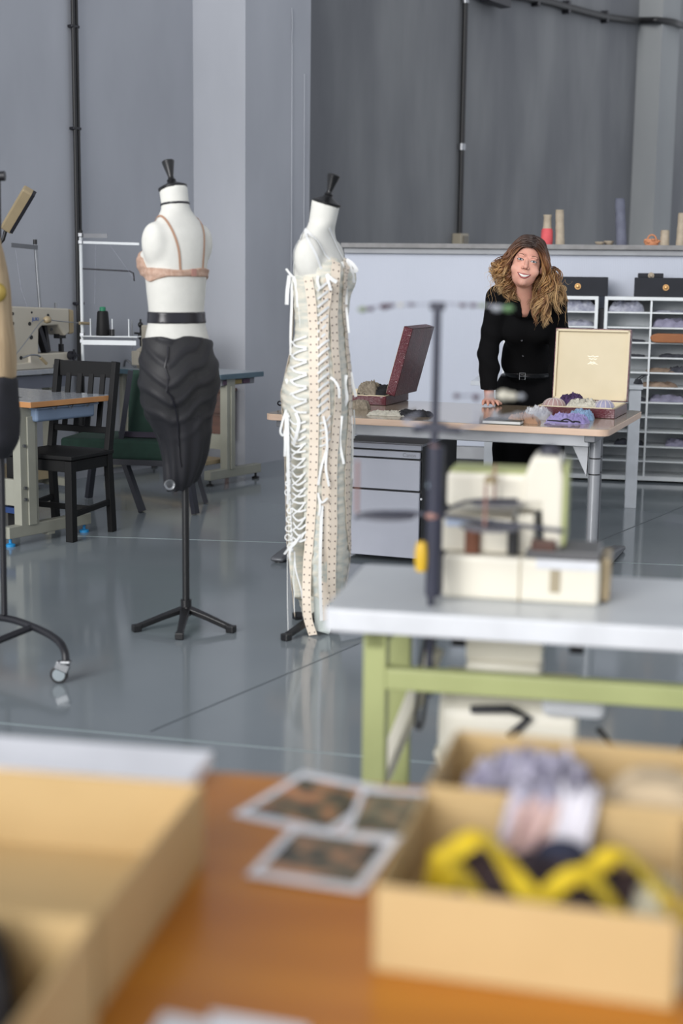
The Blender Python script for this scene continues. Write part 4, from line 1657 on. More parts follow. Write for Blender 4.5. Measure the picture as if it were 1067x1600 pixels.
def make_form(label, loc, yaw, dz, base_feet=(0.3, 2.4, 4.5)):
    t = thing('dress_form', label, 'dress form', loc, yaw)
    o = net_obj('torso', form_sdf, np.arange(-.19, .191, .0065), np.arange(-.16, .16, .0065), np.arange(.83, 1.76, .0075), m_linen, t, relax=2)
    o.location = (0, 0, dz)
    c = M()
    R = rotx(-.27)
    cc = (0, .018, 1.73 + dz)
    c.lathe([(0, -.006), (.055, -.006), (.057, .002), (.045, .008), (.022, .018), (.016, .026), (.018, .030), (.012, .036), (.011, .045), (.024, .098), (.025, .104), (.020, .108), (0, .108)], cc, 30, rot=R)
    c.obj('neck_cap', m_fblack, t, smooth=45)
    M().cyl((0, 0, .06), (0, 0, .86 + dz), .0145, n=20).obj('pole', m_fblack, t, smooth=40)
    b = M()
    b.cyl((0, 0, .045), (0, 0, .11), .022, n=20)
    b.obj('base_hub', m_fblack, t, smooth=40)
    for a in base_feet:
        f = M()
        e = Vector((math.cos(a), math.sin(a), 0))
        s = Vector((-e.y, e.x, 0))
        pr = [(0, .085, .022), (.10, .060, .016), (.19, .034, .013), (.21, .028, .015)]
        vs = []
        for r_, z_, w_ in pr:
            for sg, dzz in ((-1, 0), (1, 0), (1, -.022), (-1, -.022)):
                vs.append(e * r_ + s * sg * w_ + Vector((0, 0, z_ + dzz)))
        fs = []
        for i in range(3):
            for j in range(4):
                fs.append((i * 4 + j, i * 4 + (j + 1) % 4, i * 4 + 4 + (j + 1) % 4, i * 4 + 4 + j))
        fs += [(3, 2, 1, 0), (12, 13, 14, 15)]
        f.add(vs, fs)
        f.box(e * .212 + Vector((0, 0, .014)), (.034, .034, .028), rotz(a))
        f.obj('foot', m_fblack, t, bevel=.004)
    return t


# ---- first form
F1 = onz(291, 978, 0)
Y1 = math.atan2(.69, -.72) - PI / 2
F1b = Vector((F1.x, F1.y, 0))
# the torso's axis sits left of the pole base
wdir = lambda wx, wy, yaw: (wx * math.cos(yaw) + wy * math.sin(yaw), -wx * math.sin(yaw) + wy * math.cos(yaw))


def foot_angles(pts, c, yaw):
    out = []
    for px, py in pts:
        p = onz(px, py, 0)
        out.append(math.atan2(p.y - c.y, p.x - c.x) - yaw)
    return out


t1 = make_form('white dress form seen from behind wearing a nude bra and black skirt', F1b, Y1, 0.005, foot_angles([(228, 985), (382, 991), (272, 1016)], F1, Y1))
ox, oy = wdir(-.030, .0, Y1)
for chd in t1.children:
    if chd.name.startswith(('torso', 'neck_cap')):
        chd.location.x += ox
        chd.location.y += oy
OFF1 = Vector((ox, oy, .005))
GX = np.arange(-.22, .221, .006)
GY = np.arange(-.20, .201, .006)


def garment(name, label, cat, f, z0, z1, m, loc, yaw, off, step=.006, wide=0, group=None):
    gx = np.arange(-.22 - wide, .221 + wide, step)
    gy = np.arange(-.20 - wide, .201 + wide, step)
    o = net_obj(name, f, gx, gy, np.arange(z0, z1, step), m, None, relax=1)
    w = to_world((off.x, off.y, 0), loc, yaw)
    place(o, (w.x, w.y, off.z), yaw)
    tag(o, label, cat)
    return o


m_satin = mat('black_satin', (26, 25, 34), rough=0.3, rgb2=(22, 21, 28))
m_nudeb = mat('nude_lace_bra', (196, 166, 148), rough=0.7, rgb2=(178, 144, 124), nscale=70, bump=.25, bscale=180)
m_nudes = mat('nude_elastic', (178, 140, 116), rough=0.6)


def bra_f(P):
    x, y, z = P
    # band: lower at front, narrow at the back
    fr = np.clip((y + .09) / .16, 0, 1)
    lo = 1.392 - .012 * fr * 0 - .022 * np.clip(1 - np.abs(y + .0) / .07, 0, 1)
    hi = 1.422 + .004 * np.sin(x * 30)
    ax = np.abs(x)
    cupz = 1.495 - 6.0 * (ax - .064) ** 2 - .3 * np.abs(ax - .064)
    hi = np.where(y > .02, np.maximum(hi, hi + (cupz - hi) * np.clip((y - .02) / .03, 0, 1)), hi)
    reg = np.maximum(lo - z, z - hi)
    return np.maximum(form_sdf(P) - .006 - .0015 * np.sin(z * 220 + x * 40), reg)


bra = garment('nude_bra', 'nude lace bra worn by the left dress form', 'bra', bra_f, 1.33, 1.53, m_nudeb, F1b, Y1, OFF1, .005)


def strap_path(pts, off, f=form_sdf, n=5):
    sp_ = spline(pts, n)
    P_, N_ = [], []
    for p in sp_:
        q, nn = snap(f, p, off)
        P_.append(q)
        N_.append(nn)
    return P_, N_


for sx in (-1, 1):
    P_, N_ = strap_path([(sx * .058, -.10, 1.415), (sx * .066, -.095, 1.50), (sx * .084, -.065, 1.585), (sx * .092, -.01, 1.625), (sx * .085, .05, 1.58), (sx * .07, .10, 1.49)], .0015)
    mm = M()
    mm.ribbon(P_, N_, .0085, .0016)
    mm.obj('strap', m_nudes, bra)
P_, N_ = strap_path([(-.012, -.11, 1.408), (0, -.11, 1.408), (.012, -.11, 1.408)], .008)
mm = M()
mm.ribbon(P_, N_, .028, .002)
mm.obj('hook_closure', mat('pinkish_tape', (188, 140, 128), rough=.7), bra)


def band_f(z0, z1, th, tilt_=0.0):
    def f(P):
        zz_ = P[2] + tilt_ * P[1]
        return np.maximum(form_sdf(P) - th, np.maximum(z0 - zz_, zz_ - z1))
    return f


garment('waist_band', 'wide black satin band around the waist of the left dress form', 'belt', band_f(1.212, 1.257, .004), 1.18, 1.29, m_satin, F1b, Y1, OFF1, .005)
garment('choker', 'thin black choker around the neck of the left dress form', 'choker', band_f(1.664, 1.673, .0035, .12), 1.63, 1.71, m_satin, F1b, Y1, OFF1, .003)

# black ruched skirt
sq = wdir(1.0, 0, Y1)
SPROF = [(.56, .052, .040, sq[0] * .005, sq[1] * .005), (.60, .066, .052, sq[0] * .015, sq[1] * .015), (.68, .082, .074, sq[0] * .028, sq[1] * .028), (.76, .100, .092, sq[0] * .026, sq[1] * .026), (.86, .134, .110, sq[0] * .008, sq[1] * .008)] + FPROF[1:5]
SEAM = -2.45


def fold_fn(a, z):
    da = (a - SEAM + PI) % (2 * PI) - PI
    ph = (z * 78 - np.abs(da) * 6.0 + .8 * np.sin(da * 5 + z * 14))
    return (np.sin(ph) * .5 + .5) ** 3 * np.clip((z - .74) / .12, 0, 1)


def skirt_f(P):
    x, y, z = P
    d = s_loft(P, SPROF, 2.1)
    ax = np.abs(x)
    d = smin(d, s_ell((ax, y, z), (.066, -.050, .99), (.070, .062, .090)), .05)
    a = np.arctan2(y, x)
    fold = fold_fn(a, z) * .006
    fold2 = np.sin(a * 11 + z * 6) * .004 * np.clip((.92 - z) / .2, 0, 1)
    top = 1.150 + .018 * np.cos(a + 2.2) - .012 * np.exp(-((a + 2.35) / .25) ** 2)
    lo = .575 + .03 * np.cos(a - .6)
    return np.maximum(d - .006 - fold - fold2, np.maximum(z - top, lo - z))


m_skirt = bpy.data.materials.new('sheer_black_mesh')
m_skirt.use_nodes = True
nt = m_skirt.node_tree
b_ = nt.nodes['Principled BSDF']
b_.inputs['Base Color'].default_value = (.012, .012, .016, 1)
b_.inputs['Roughness'].default_value = .6
at_ = nt.nodes.new('ShaderNodeAttribute')
at_.attribute_name = 'fold'
nt.links.new(at_.outputs['Fac'], b_.inputs['Alpha'])
skirt = garment('black_skirt', 'sheer ruched black skirt tapering to the pole of the left dress form', 'skirt', skirt_f, .54, 1.20, m_skirt, F1b, Y1, OFF1 + Vector((0, 0, .0)), .006)
fa = skirt.data.attributes.new('fold', 'FLOAT', 'POINT')
co = np.empty(len(skirt.data.vertices) * 3)
skirt.data.vertices.foreach_get('co', co)
co = co.reshape(-1, 3)
fv = .86 + .13 * fold_fn(np.arctan2(co[:, 1], co[:, 0]), co[:, 2])
fv = np.where(co[:, 2] < .84, .975, fv)
fa.data.foreach_set('value', fv.astype(np.float32))
# seam down the skirt
sa = SEAM
P_, N_ = strap_path([(.14 * math.cos(sa), .12 * math.sin(sa), 1.13), (.15 * math.cos(sa), .13 * math.sin(sa), 1.0), (.13 * math.cos(sa + .25), .11 * math.sin(sa + .25), .86), (.08 * math.cos(sa + .5), .07 * math.sin(sa + .5), .66)], .005, skirt_f)
mm = M()
mm.ribbon(P_, N_, .006, .003)
mm.obj('seam', m_satin, skirt)
p = aty(265, 758, 5.48)
o = M().lathe([(.012, 0), (.019, -.003), (.022, 0), (.019, .003), (.012, 0)], (0, 0, 0), 22, rot=rotx(PI / 2)).obj('metal_ring', m_stl, None, smooth=60)
place(o, p, .3)
tag(o, 'small silver ring at the hem of the black skirt', 'ring')

# ---- second form with the laced dress
BY[0] = .046
F2 = onz(502, 985, 0)
F2 = Vector((F2.x, F2.y, 0))
Y2 = math.atan2(-.36, .93) - PI / 2
t2 = make_form('white dress form in profile wearing the long laced cream dress', F2, Y2, -.045, foot_angles([(449, 1000), (466, 968), (590, 990)], F2, Y2))
ox, oy = wdir(-.012, .0, Y2)
for chd in t2.children:
    if chd.name.startswith(('torso', 'neck_cap')):
        chd.location.x += ox
        chd.location.y += oy
OFF2 = Vector((ox, oy, -.045))
DPROF = [(.06, .076, .080, 0, 0), (.20, .092, .092, 0, 0), (.30, .114, .108, 0, 0), (.45, .124, .116, 0, 0), (.62, .132, .120, 0, 0), (.80, .142, .122, 0, -.002)] + FPROF[1:]


def dress_base(P):
    d = s_loft(P, DPROF, 2.1)
    ax = np.abs(P[0])
    Q = (ax, P[1], P[2])
    d = smin(d, s_ell(Q, (.060, BY[0], 1.445), (.054, .064, .060)), .03)
    d = smin(d, s_ell(Q, (.066, -.050, .99), (.070, .062, .090)), .05)
    return d


m_sheer = bpy.data.materials.new('sheer_ivory')
m_sheer.use_nodes = True
nt = m_sheer.node_tree
b_ = nt.nodes['Principled BSDF']
b_.inputs['Roughness'].default_value = .55
tc = nt.nodes.new('ShaderNodeTexCoord')
mp = nt.nodes.new('ShaderNodeMapping')
mp.inputs['Scale'].default_value = (3, 3, 14)
nz = nt.nodes.new('ShaderNodeTexNoise')
nz.inputs['Scale'].default_value = 5
nt.links.new(tc.outputs['Object'], mp.inputs[0])
nt.links.new(mp.outputs[0], nz.inputs['Vector'])
rp = nt.nodes.new('ShaderNodeValToRGB')
rp.color_ramp.elements[0].position = .38
rp.color_ramp.elements[0].color = (*lin((206, 208, 198)), 1)
rp.color_ramp.elements[1].position = .62
rp.color_ramp.elements[1].color = (*lin((232, 226, 210)), 1)
nt.links.new(nz.outputs[0], rp.inputs[0])
nt.links.new(rp.outputs[0], b_.inputs['Base Color'])
b_.inputs['Alpha'].default_value = .86


def dress_f(P):
    x, y, z = P
    a = np.arctan2(y, x)
    ruch = .0028 * np.sin(z * 150 + 3 * np.sin(a * 3 + z * 8)) * np.sin(a * 4 + 1) ** 2
    top = np.where(y > .03, 1.512 + .012 * np.cos(np.abs(x) * 60 - 3.6), 1.460)
    top = np.where(y < -.02, 1.45, top)
    # hem rises on the open laced side (wearer's right back), long elsewhere
    da = (a - LACE_A + PI) % (2 * PI) - PI
    lace = np.clip((.42 - np.abs(da)) / .10, 0, 1)
    side = np.clip((1.5 - np.abs(da)) / .3, 0, 1)
    lo = .075 + .10 * side + .64 * lace + .01 * np.sin(a * 5)
    return np.maximum(dress_base(P) - .007 - ruch, np.maximum(z - top, lo - z))


_w = to_world((OFF2.x, OFF2.y, 0), F2, Y2)
_best = None
for _k in range(360):
    _a = math.radians(_k - 180)
    _l = Vector((.128 * math.cos(_a), .118 * math.sin(_a), 0))
    _p = to_world(_l, _w, Y2)
    _px = 533.5 + FPX * (_p.x / _p.y) + .012 * 50
    if _p.y < _w.y and (_best is None or abs(_px - 462) < _best[0]):
        _best = (abs(_px - 462), _a)
LACE_A = _best[1]
print('LACE', LACE_A)
dress = garment('laced_dress', 'long sheer cream dress with eyelet strips and white lacing on the second dress form', 'dress', dress_f, .05, 1.55, m_sheer, F2, Y2, OFF2, .0065)

m_strip = mat('cream_eyelet_tape', (232, 219, 202), rough=0.7, rgb2=(226, 212, 194))
m_eyel = mat('brown_eyelet', (92, 72, 66), rough=0.5)
m_rib = mat('white_ribbon', (234, 235, 234), rough=0.45, sheen=.2)
m_gauze = mat('pale_green_gauze', (200, 207, 202), rough=0.7, rgb2=(190, 198, 194), nscale=20)
DLOC = Vector((dress.location.x, dress.location.y, dress.location.z))


def to_dress(w):
    l = to_local(w, DLOC, Y2)
    return Vector((l.x, l.y, w.z - DLOC.z))


def on_dress(px, py, off=.0):
    """point of the dress surface seen in that direction (found by marching the sight line)"""
    d = ray(px, py)
    d = d / d.y
    lo = None
    for k in range(70):
        Y = DLOC.y - .22 + k * .006
        w = Vector((d.x * Y, d.y * Y, CAM_Z + d.z * Y))
        l = to_dress(w)
        q = fpt(dress_base, l)
        if q < .009 + off:
            return l, q
        if lo is None or q < lo[1]:
            lo = (l, q)
    return lo


def tape_path(pts, off=.010, n=5):
    P_ = []
    N_ = []
    for p in spline([Vector((a, b, 0)) for a, b in pts], n):
        l, q = on_dress(p.x, p.y)
        for _ in range(4):
            q2 = fpt(dress_base, l)
            g_ = grad(dress_base, l)
            l = l - g_ * (q2 - off)
        P_.append(l)
        N_.append(grad(dress_base, l))
    return P_, N_


def resample(P_, N_, step):
    out = []
    acc = 0
    for i in range(1, len(P_)):
        seg = (P_[i] - P_[i - 1]).length
        while acc + step <= seg + 1e-9 and seg > 0:
            acc += step
            f_ = acc / seg
            out.append((P_[i - 1].lerp(P_[i], f_), N_[i - 1].lerp(N_[i], f_).normalized(), (P_[i] - P_[i - 1]).normalized()))
        acc -= seg
        if acc < -step:
            acc = -step
    return out


def tape(name, P_, N_, w, rows=True, gap=.030, col=.011):
    mm = M()
    mm.ribbon(P_, N_, w, .0012, 0)
    if rows:
        # walk with even spacing
        tot = 0
        nxt = gap / 2
        for i in range(1, len(P_)):
            a, b = P_[i - 1], P_[i]
            L = (b - a).length
            while nxt <= tot + L:
                f_ = (nxt - tot) / L
                c = a.lerp(b, f_)
                nn = N_[i - 1].lerp(N_[i], f_).normalized()
                tt = (b - a).normalized()
                s = tt.cross(nn).normalized()
                for sg in (-1, 1):
                    q = c + s * sg * col + nn * .0013
                    mm.tube([q, q + nn * .0009], .0031, 8, 1)
                nxt += gap
            tot += L
    return mm.obj(name, [m_strip, m_eyel], dress)


P_, N_ = tape_path([(482, 433), (487, 470), (490, 520), (490, 580), (491, 650), (490, 720), (488, 780), (484, 840), (480, 890)])
# loose tail of the first tape hangs free
e = to_dress(aty(479, 930, DLOC.y - .12))
tail = [e, to_dress(aty(481, 965, DLOC.y - .11)), to_dress(aty(489, 992, DLOC.y - .10))]
P_ = P_[:-2] + spline([P_[-2]] + tail, 5)
N_ = N_[:-2] + [N_[-3]] * (len(P_) - len(N_) + 2)
tape('eyelet_tape', P_, N_[:len(P_)], .036)
P_, N_ = tape_path([(525, 409), (523, 440), (521, 480), (522, 540), (527, 600), (526, 650), (521, 700), (519, 760), (519, 830), (517, 890), (517, 940)])
tape('eyelet_tape', P_, N_, .038)
P_, N_ = tape_path([(541, 408), (539, 440), (538, 480), (542, 540), (546, 600), (546, 660), (542, 740), (543, 800), (546, 850), (548, 870), (549, 930)])
tape('eyelet_tape', P_, N_, .036)
# further tapes on the far side so the dress is complete
for a in (0.6, -1.2):
    pp = []
    for z in (1.44, 1.3, 1.2, 1.0, .8, .6, .4, .2, .1):
        q, nn = snap(dress_base, (.2 * math.cos(a), .2 * math.sin(a), z), .010)
        pp.append((q, nn))
    tape('eyelet_tape', [p[0] for p in pp], [p[1] for p in pp], .036, rows=True)
# gauze godets between tapes, hanging to the floor
for pts in ([(503, 800), (501, 860), (500, 930), (502, 985)], [(533, 700), (532, 780), (531, 860), (528, 935)], [(512, 930), (508, 965), (506, 992)]):
    P_, N_ = tape_path(pts, .004)
    mm = M()
    mm.ribbon(P_, N_, .05, .001)
    mm.obj('gauze_panel', m_gauze, dress)

# lacing
lace_n = 0


def rib(pts, w=.007, th=.0012, off=.012, name='lacing'):
    P_, N_ = tape_path(pts, off, 4)
    mm = M()
    mm.ribbon(P_, N_, w, th)
    return mm


def lace_group(name, segs, w):
    mm = M()
    for pts, ww in segs:
        P_, N_ = tape_path(pts, .011 + .003 * random.random(), 3)
        # bow the lace outwards a little in the middle
        n = len(P_)
        P_ = [p + N_[i] * .004 * math.sin(PI * i / max(1, n - 1)) for i, p in enumerate(P_)]
        mm.ribbon(P_, N_, ww, .0012)
    return mm.obj(name, m_rib, dress)


segs = []
# tight crossing between first and second tape, bodice
y = 440
while y < 640:
    xl, xr = 496, 512
    segs.append(([(xl, y + 14), ((xl + xr) / 2, y + 6), (xr, y)], .009))
    y += 13
lace_group('bodice_lacing', segs, .008)
segs = []
y = 530
k = 0
while y < 650:
    segs.append(([(455 + abs(y - 600) * .05, y + 6 * (-1) ** k), (466, y + 2), (480, y - 4 * (-1) ** k)], .008))
    y += 10
    k += 1
lace_group('hip_lacing', segs, .008)
# open lacing on the left below the hip: crossing loops from the edge cord to the first tape
segs = []
y = 655
k = 0
while y < 850:
    f_ = (y - 655) / 195
    xl = 455 + 5 * f_
    segs.append(([(xl, y), (xl + 10, y + 7 + 3 * math.sin(k)), (479, y + 3)], .0075))
    if k % 2 == 0 and y > 700:
        segs.append(([(xl, y + 12), (xl + 12, y + 2), (478, y - 9)], .006))
    y += 11.5
    k += 1
lace_group('side_lacing', segs, .007)
segs = []
y = 655
k = 0
while y < 700:
    segs.append(([(499, y + 6), (507, y + 3), (515, y - 6)], .007))
    y += 12
lace_group('front_lacing', segs, .007)
# edge cord with knots
P_, N_ = tape_path([(453, 650), (454, 720), (455, 780), (457, 830), (459, 860)], .010)
mm = M()
mm.tube(P_, .0035, 6)
for i, p in enumerate(P_):
    mm.ball(p + N_[i] * .003, (.0065, .0065, .006), 8, 6)
mm.obj('edge_cord', m_rib, dress, smooth=60)
for y in range(700, 860, 14):
    l, q = on_dress(454 + (y % 5), y)
    mm = M()
    pts = [l + Vector((.0, -.012, 0)) + Vector((0, -.012 * math.cos(a), .012 * math.sin(a))) for a in [2 * PI * i / 12 for i in range(13)]]
    mm.ribbon(pts, (1, .3, 0), .004, .001)
    mm.obj('loop', m_rib, dress)

# shoulder ribbons
P_, N_ = [], []


def snap_form(pts, off=.002, n=5):
    out = []
    nr = []
    for p in spline(pts, n):
        q, nn = snap(form_sdf, p, off)
        out.append(q)
        nr.append(nn)
    return out, nr


def free_pt(px, py, Y):
    return to_dress(aty(px, py, Y))


def form_ray(px, py):
    d = ray(px, py)
    d = d / d.y
    best = None
    for k in range(80):
        Y = DLOC.y - .22 + k * .005
        l = to_dress(Vector((d.x * Y, d.y * Y, CAM_Z + d.z * Y)))
        q = fpt(form_sdf, l)
        if q < .003:
            return l
        if best is None or q < best[1]:
            best = (l, q)
    return best[0]


for pts in ([(474, 356), (480, 372), (494, 400), (506, 428)], [(474, 356), (486, 368), (504, 390), (520, 410)], [(474, 356), (466, 362), (458, 372), (452, 400), (452, 430)],
            [(514, 356), (520, 372), (530, 392), (540, 410)]):
    P_ = [snap(form_sdf, form_ray(*p), .002)[0] for p in pts]
    P2_, N2_ = snap_form(P_, .002)
    mm = M()
    mm.ribbon(P2_, N2_, .010, .0014)
    mm.obj('shoulder_ribbon', m_rib, dress)


def hang_rib(pts, Yoff=0.0, w=.009, name='ribbon_end'):
    base = on_dress(*pts[0])[0]
    wbase = to_world((base.x, base.y, 0), DLOC, Y2)
    Yb = wbase.y - .012 + Yoff
    P_ = [free_pt(px, py, Yb - .004 * math.sin(i)) for i, (px, py) in enumerate(pts)]
    P_ = spline(P_, 5)
    v = (Vector((0, -1, 0)))
    nl = to_local(v, (0, 0, 0), Y2)
    N_ = [Vector((nl.x + .5 * math.sin(i * .35), nl.y, 0)) for i in range(len(P_))]
    mm = M()
    mm.ribbon(P_, N_, w, .0012)
    return mm.obj(name, m_rib, dress)


hang_rib([(452, 430), (449, 455), (448, 476)], w=.014)
hang_rib([(455, 432), (456, 470), (454, 520), (454, 555)])
hang_rib([(459, 432), (466, 460), (469, 490), (471, 518)], w=.012)
hang_rib([(459, 436), (463, 450), (465, 480)])
hang_rib([(447, 420), (455, 430), (466, 438), (476, 441)], w=.008)
hang_rib([(497, 431), (496, 440), (500, 452)], w=.010)
hang_rib([(510, 429), (518, 436), (526, 441)], w=.014)
hang_rib([(510, 429), (513, 440), (517, 454)], w=.010)
hang_rib([(541, 406), (550, 412), (557, 422), (551, 424)], w=.014)
hang_rib([(541, 406), (546, 415), (551, 430), (553, 442)], w=.013)
hang_rib([(542, 408), (544, 430), (543, 475), (542, 500)], w=.010)
hang_rib([(534, 409), (538, 425), (541, 450), (541, 476)], w=.010)
hang_rib([(541, 480), (543, 500), (545, 520)], w=.008)
hang_rib([(516, 590), (522, 594), (529, 606), (530, 622)], w=.010)
hang_rib([(541, 586), (539, 600), (542, 622), (538, 634)], w=.013)
hang_rib([(548, 582), (551, 600), (556, 620)], w=.012)
hang_rib([(447, 592), (451, 600), (460, 598), (467, 600)], w=.010)
hang_rib([(447, 640), (441, 660), (438, 675), (443, 680), (447, 665)], w=.008)
hang_rib([(447, 642), (446, 680), (445, 713)], w=.010)
hang_rib([(449, 645), (450, 700), (450, 760), (449, 788)], w=.010)
hang_rib([(462, 645), (467, 660), (463, 680), (458, 695)], w=.012)
hang_rib([(505, 650), (510, 675), (511, 704)], w=.009)
hang_rib([(511, 700), (502, 730), (497, 758)], w=.009)
hang_rib([(511, 700), (509, 730), (514, 760)], w=.009)
hang_rib([(497, 775), (503, 785), (512, 778)], w=.008)
hang_rib([(503, 790), (501, 840), (500, 900), (502, 970)], w=.012)
hang_rib([(497, 770), (500, 790), (498, 806)], w=.008)
hang_rib([(534, 650), (531, 690), (537, 725)], w=.010)
hang_rib([(549, 650), (550, 700), (550, 748)], w=.010)
hang_rib([(553, 640), (554, 665), (553, 685)], w=.006)
hang_rib([(470, 835), (460, 850), (452, 856), (444, 866)], w=.009)
hang_rib([(470, 838), (456, 852), (452, 868), (454, 876)], w=.008)
hang_rib([(460, 862), (462, 890), (470, 920), (472, 935)], w=.006)
hang_rib([(449, 865), (449, 930), (450, 985)], w=.0025)
hang_rib([(460, 865), (459, 900), (460, 957)], w=.0025)
# ================================================================== WOMAN
def WP(px, py, Y):
    return np.array(aty(px, py, Y))


HS = 1.12
HC_ = WP(822.5, 411, 7.40)          # head centre at eye level
tiltH = math.radians(11)
yawH = math.radians(-7)
HR = Matrix.Rotation(tiltH, 3, 'Y') @ Matrix.Rotation(yawH, 3, 'Z') @ Matrix.Rotation(math.radians(-5), 3, 'X')
HRn = np.array(HR)


def hl_(P):
    x, y, z = (P[0] - HC_[0]) / HS, (P[1] - HC_[1]) / HS, (P[2] - HC_[2]) / HS
    R = HRn
    return (R[0, 0] * x + R[1, 0] * y + R[2, 0] * z, R[0, 1] * x + R[1, 1] * y + R[2, 1] * z, R[0, 2] * x + R[1, 2] * y + R[2, 2] * z)


def hw(p):
    return Vector(HC_) + HR @ (Vector(p) * HS)


def head_sdf(P):
    L = hl_(P)
    ax = np.abs(L[0])
    Q = (ax, L[1], L[2])
    d = s_ell(L, (0, .025, .030), (.071, .086, .084))
    d = smin(d, s_ell(L, (0, -.022, -.030), (.061, .064, .078)), .025)
    d = smin(d, s_ell(L, (0, -.040, -.076), (.044, .045, .038)), .022)
    d = smin(d, s_ell(L, (0, -.072, -.098), (.017, .015, .014)), .014)
    d = smin(d, s_ell(L, (0, -.056, -.064), (.033, .036, .028)), .014)
    d = smin(d, s_ell(Q, (.039, -.054, -.040), (.025, .024, .023)), .014)
    d = smin(d, s_cone(L, (0, -.078, .004), (0, -.100, -.026), .0070, .0088), .008)
    d = smin(d, s_ell(L, (0, -.101, -.031), (.0092, .0092, .0080)), .005)
    d = smin(d, s_ell(Q, (.0125, -.089, -.034), (.0065, .009, .0065)), .005)
    d = smin(d, s_cone(Q, (.018, -.077, .022), (.040, -.068, .021), .006, .005), .014)
    d = smax(d, -s_ell(Q, (.031, -.092, .001), (.016, .016, .010)), .007)
    d = smin(d, s_ell(Q, (.031, -.070, .001), (.0155, .0125, .0125)), .003)
    d = smin(d, s_ell(Q, (.073, .010, -.012), (.008, .016, .026)), .006)
    return d * HS


NB = WP(820, 478, 7.52)           # base of the neck
SL = WP(779, 466, 7.62)           # shoulder on the left of the picture
SR = WP(866, 470, 7.64)
EL = WP(763, 548, 7.63)
ER = WP(875, 552, 7.64)
WL = WP(764, 618, 7.57)
WR = WP(872, 624, 7.50)
CH = WP(822, 500, 7.68)
BE = WP(826, 560, 7.84)
PE = WP(829, 606, 7.94)


def hand_pts(w, s, spread=1.0):
    """palm resting on the table: returns list of cones. s=+1 thumb to the right of the picture"""
    out = []
    zt = .7405
    wv = np.array([w[0], w[1], zt + .045])
    pc = np.array([w[0] - .004 * s, w[1] - .055, zt + .016])
    for k in range(4):
        kx = (k - 1.5) * .019
        base = np.array([pc[0] + kx * s * -1, pc[1] - .028 + abs(k - 1.4) * .005, zt + .018])
        L = [.060, .072, .068, .052][k] * .82
        fan = (k - 1.5) * .16
        d = np.array([-math.sin(fan) * s * -1 * -1, -math.cos(fan), 0])
        m1 = base + d * L * .48 + np.array([0, 0, .007])
        m2 = base + d * L * .80 + np.array([0, 0, .0])
        tip = base + d * L * 1.05 + np.array([0, 0, -.008])
        out += [(base, m1, .0088, .0082), (m1, m2, .0080, .0074), (m2, tip, .0072, .0062)]
        out.append((wv, base, .017, .0105))
    tb = np.array([wv[0] + .020 * s, wv[1] - .028, zt + .022])
    t1_ = tb + np.array([.024 * s, -.018, -.005])
    t2_ = t1_ + np.array([.012 * s, -.026, -.006])
    out += [(wv, tb, .016, .012), (tb, t1_, .0115, .010), (t1_, t2_, .0095, .0075)]
    return out


HANDS = [hand_pts(WL, 1), hand_pts(WR, -1)]
LH = [PE + np.array([-.085, .0, -.02]), PE + np.array([.085, .0, -.02])]
KN = [np.array([PE[0] - .10, PE[1] + .02, .47]), np.array([PE[0] + .085, PE[1] - .02, .47])]
AN = [np.array([PE[0] - .11, PE[1] + .10, .09]), np.array([PE[0] + .085, PE[1] + .05, .09])]


def torso_sdf(P):
    d = s_ell(P, CH, (.145, .095, .13))
    d = smin(d, s_cone(P, SL, SR, .050, .050), .06)
    d = smin(d, s_cone(P, CH, BE, .115, .100), .05)
    Rz = None
    d = smin(d, s_ell(P, BE + np.array([-.004, 0, 0]), (.140, .095, .13)), .05)
    d = smin(d, s_ell(P, PE + np.array([0, .01, -.02]), (.155, .115, .12)), .06)
    for sx in (-1, 1):
        c = CH + np.array([sx * .066, -.066, -.05])
        d = smin(d, s_ell(P, c, (.058, .050, .055)), .045)
    return d


def neck_sdf(P):
    top = np.array(hw((0, .012, -.06)))
    d = s_cone(P, top, NB, .050, .056)
    d = smin(d, s_cone(P, NB + np.array([0, .02, .01]), SL + np.array([.02, 0, .01]), .045, .036), .04)
    d = smin(d, s_cone(P, NB + np.array([0, .02, .01]), SR + np.array([-.02, 0, .01]), .045, .036), .04)
    return d


def arm_sdf(P, s):
    S_, E_, W_2 = (SL, EL, WL) if s < 0 else (SR, ER, WR)
    d = s_cone(P, S_, S_ * .35 + E_ * .65, .049, .040)
    d = smin(d, s_cone(P, S_ * .35 + E_ * .65, E_, .040, .036), .02)
    d = smin(d, s_cone(P, E_, E_ * .6 + W_2 * .4, .037, .036), .02)
    d = smin(d, s_cone(P, E_ * .6 + W_2 * .4, W_2, .036, .025), .02)
    return d


def leg_sdf(P, k):
    d = s_cone(P, LH[k], KN[k], .085, .055)
    d = smin(d, s_cone(P, KN[k], AN[k], .055, .036), .03)
    return d


def body_sdf(P):
    d = torso_sdf(P)
    d = smin(d, neck_sdf(P), .035)
    d = smin(d, head_sdf(P), .016)
    for k, s in enumerate((-1, 1)):
        d = smin(d, arm_sdf(P, s), .035)
        d = smin(d, leg_sdf(P, k), .05)
        w = (WL, WR)[k]
        h = None
        for a, b, ra, rb in HANDS[k]:
            q = s_cone(P, a, b, ra, rb)
            h = q if h is None else smin(h, q, .006)
        h = np.maximum(h, .7408 - P[2] * 1.0)
        d = smin(d, h, .012)
        f = s_cone(P, AN[k] + np.array([0, .03, -.04]), AN[k] + np.array([0, -.13, -.055]), .032, .028)
        d = smin(d, f, .03)
    return d


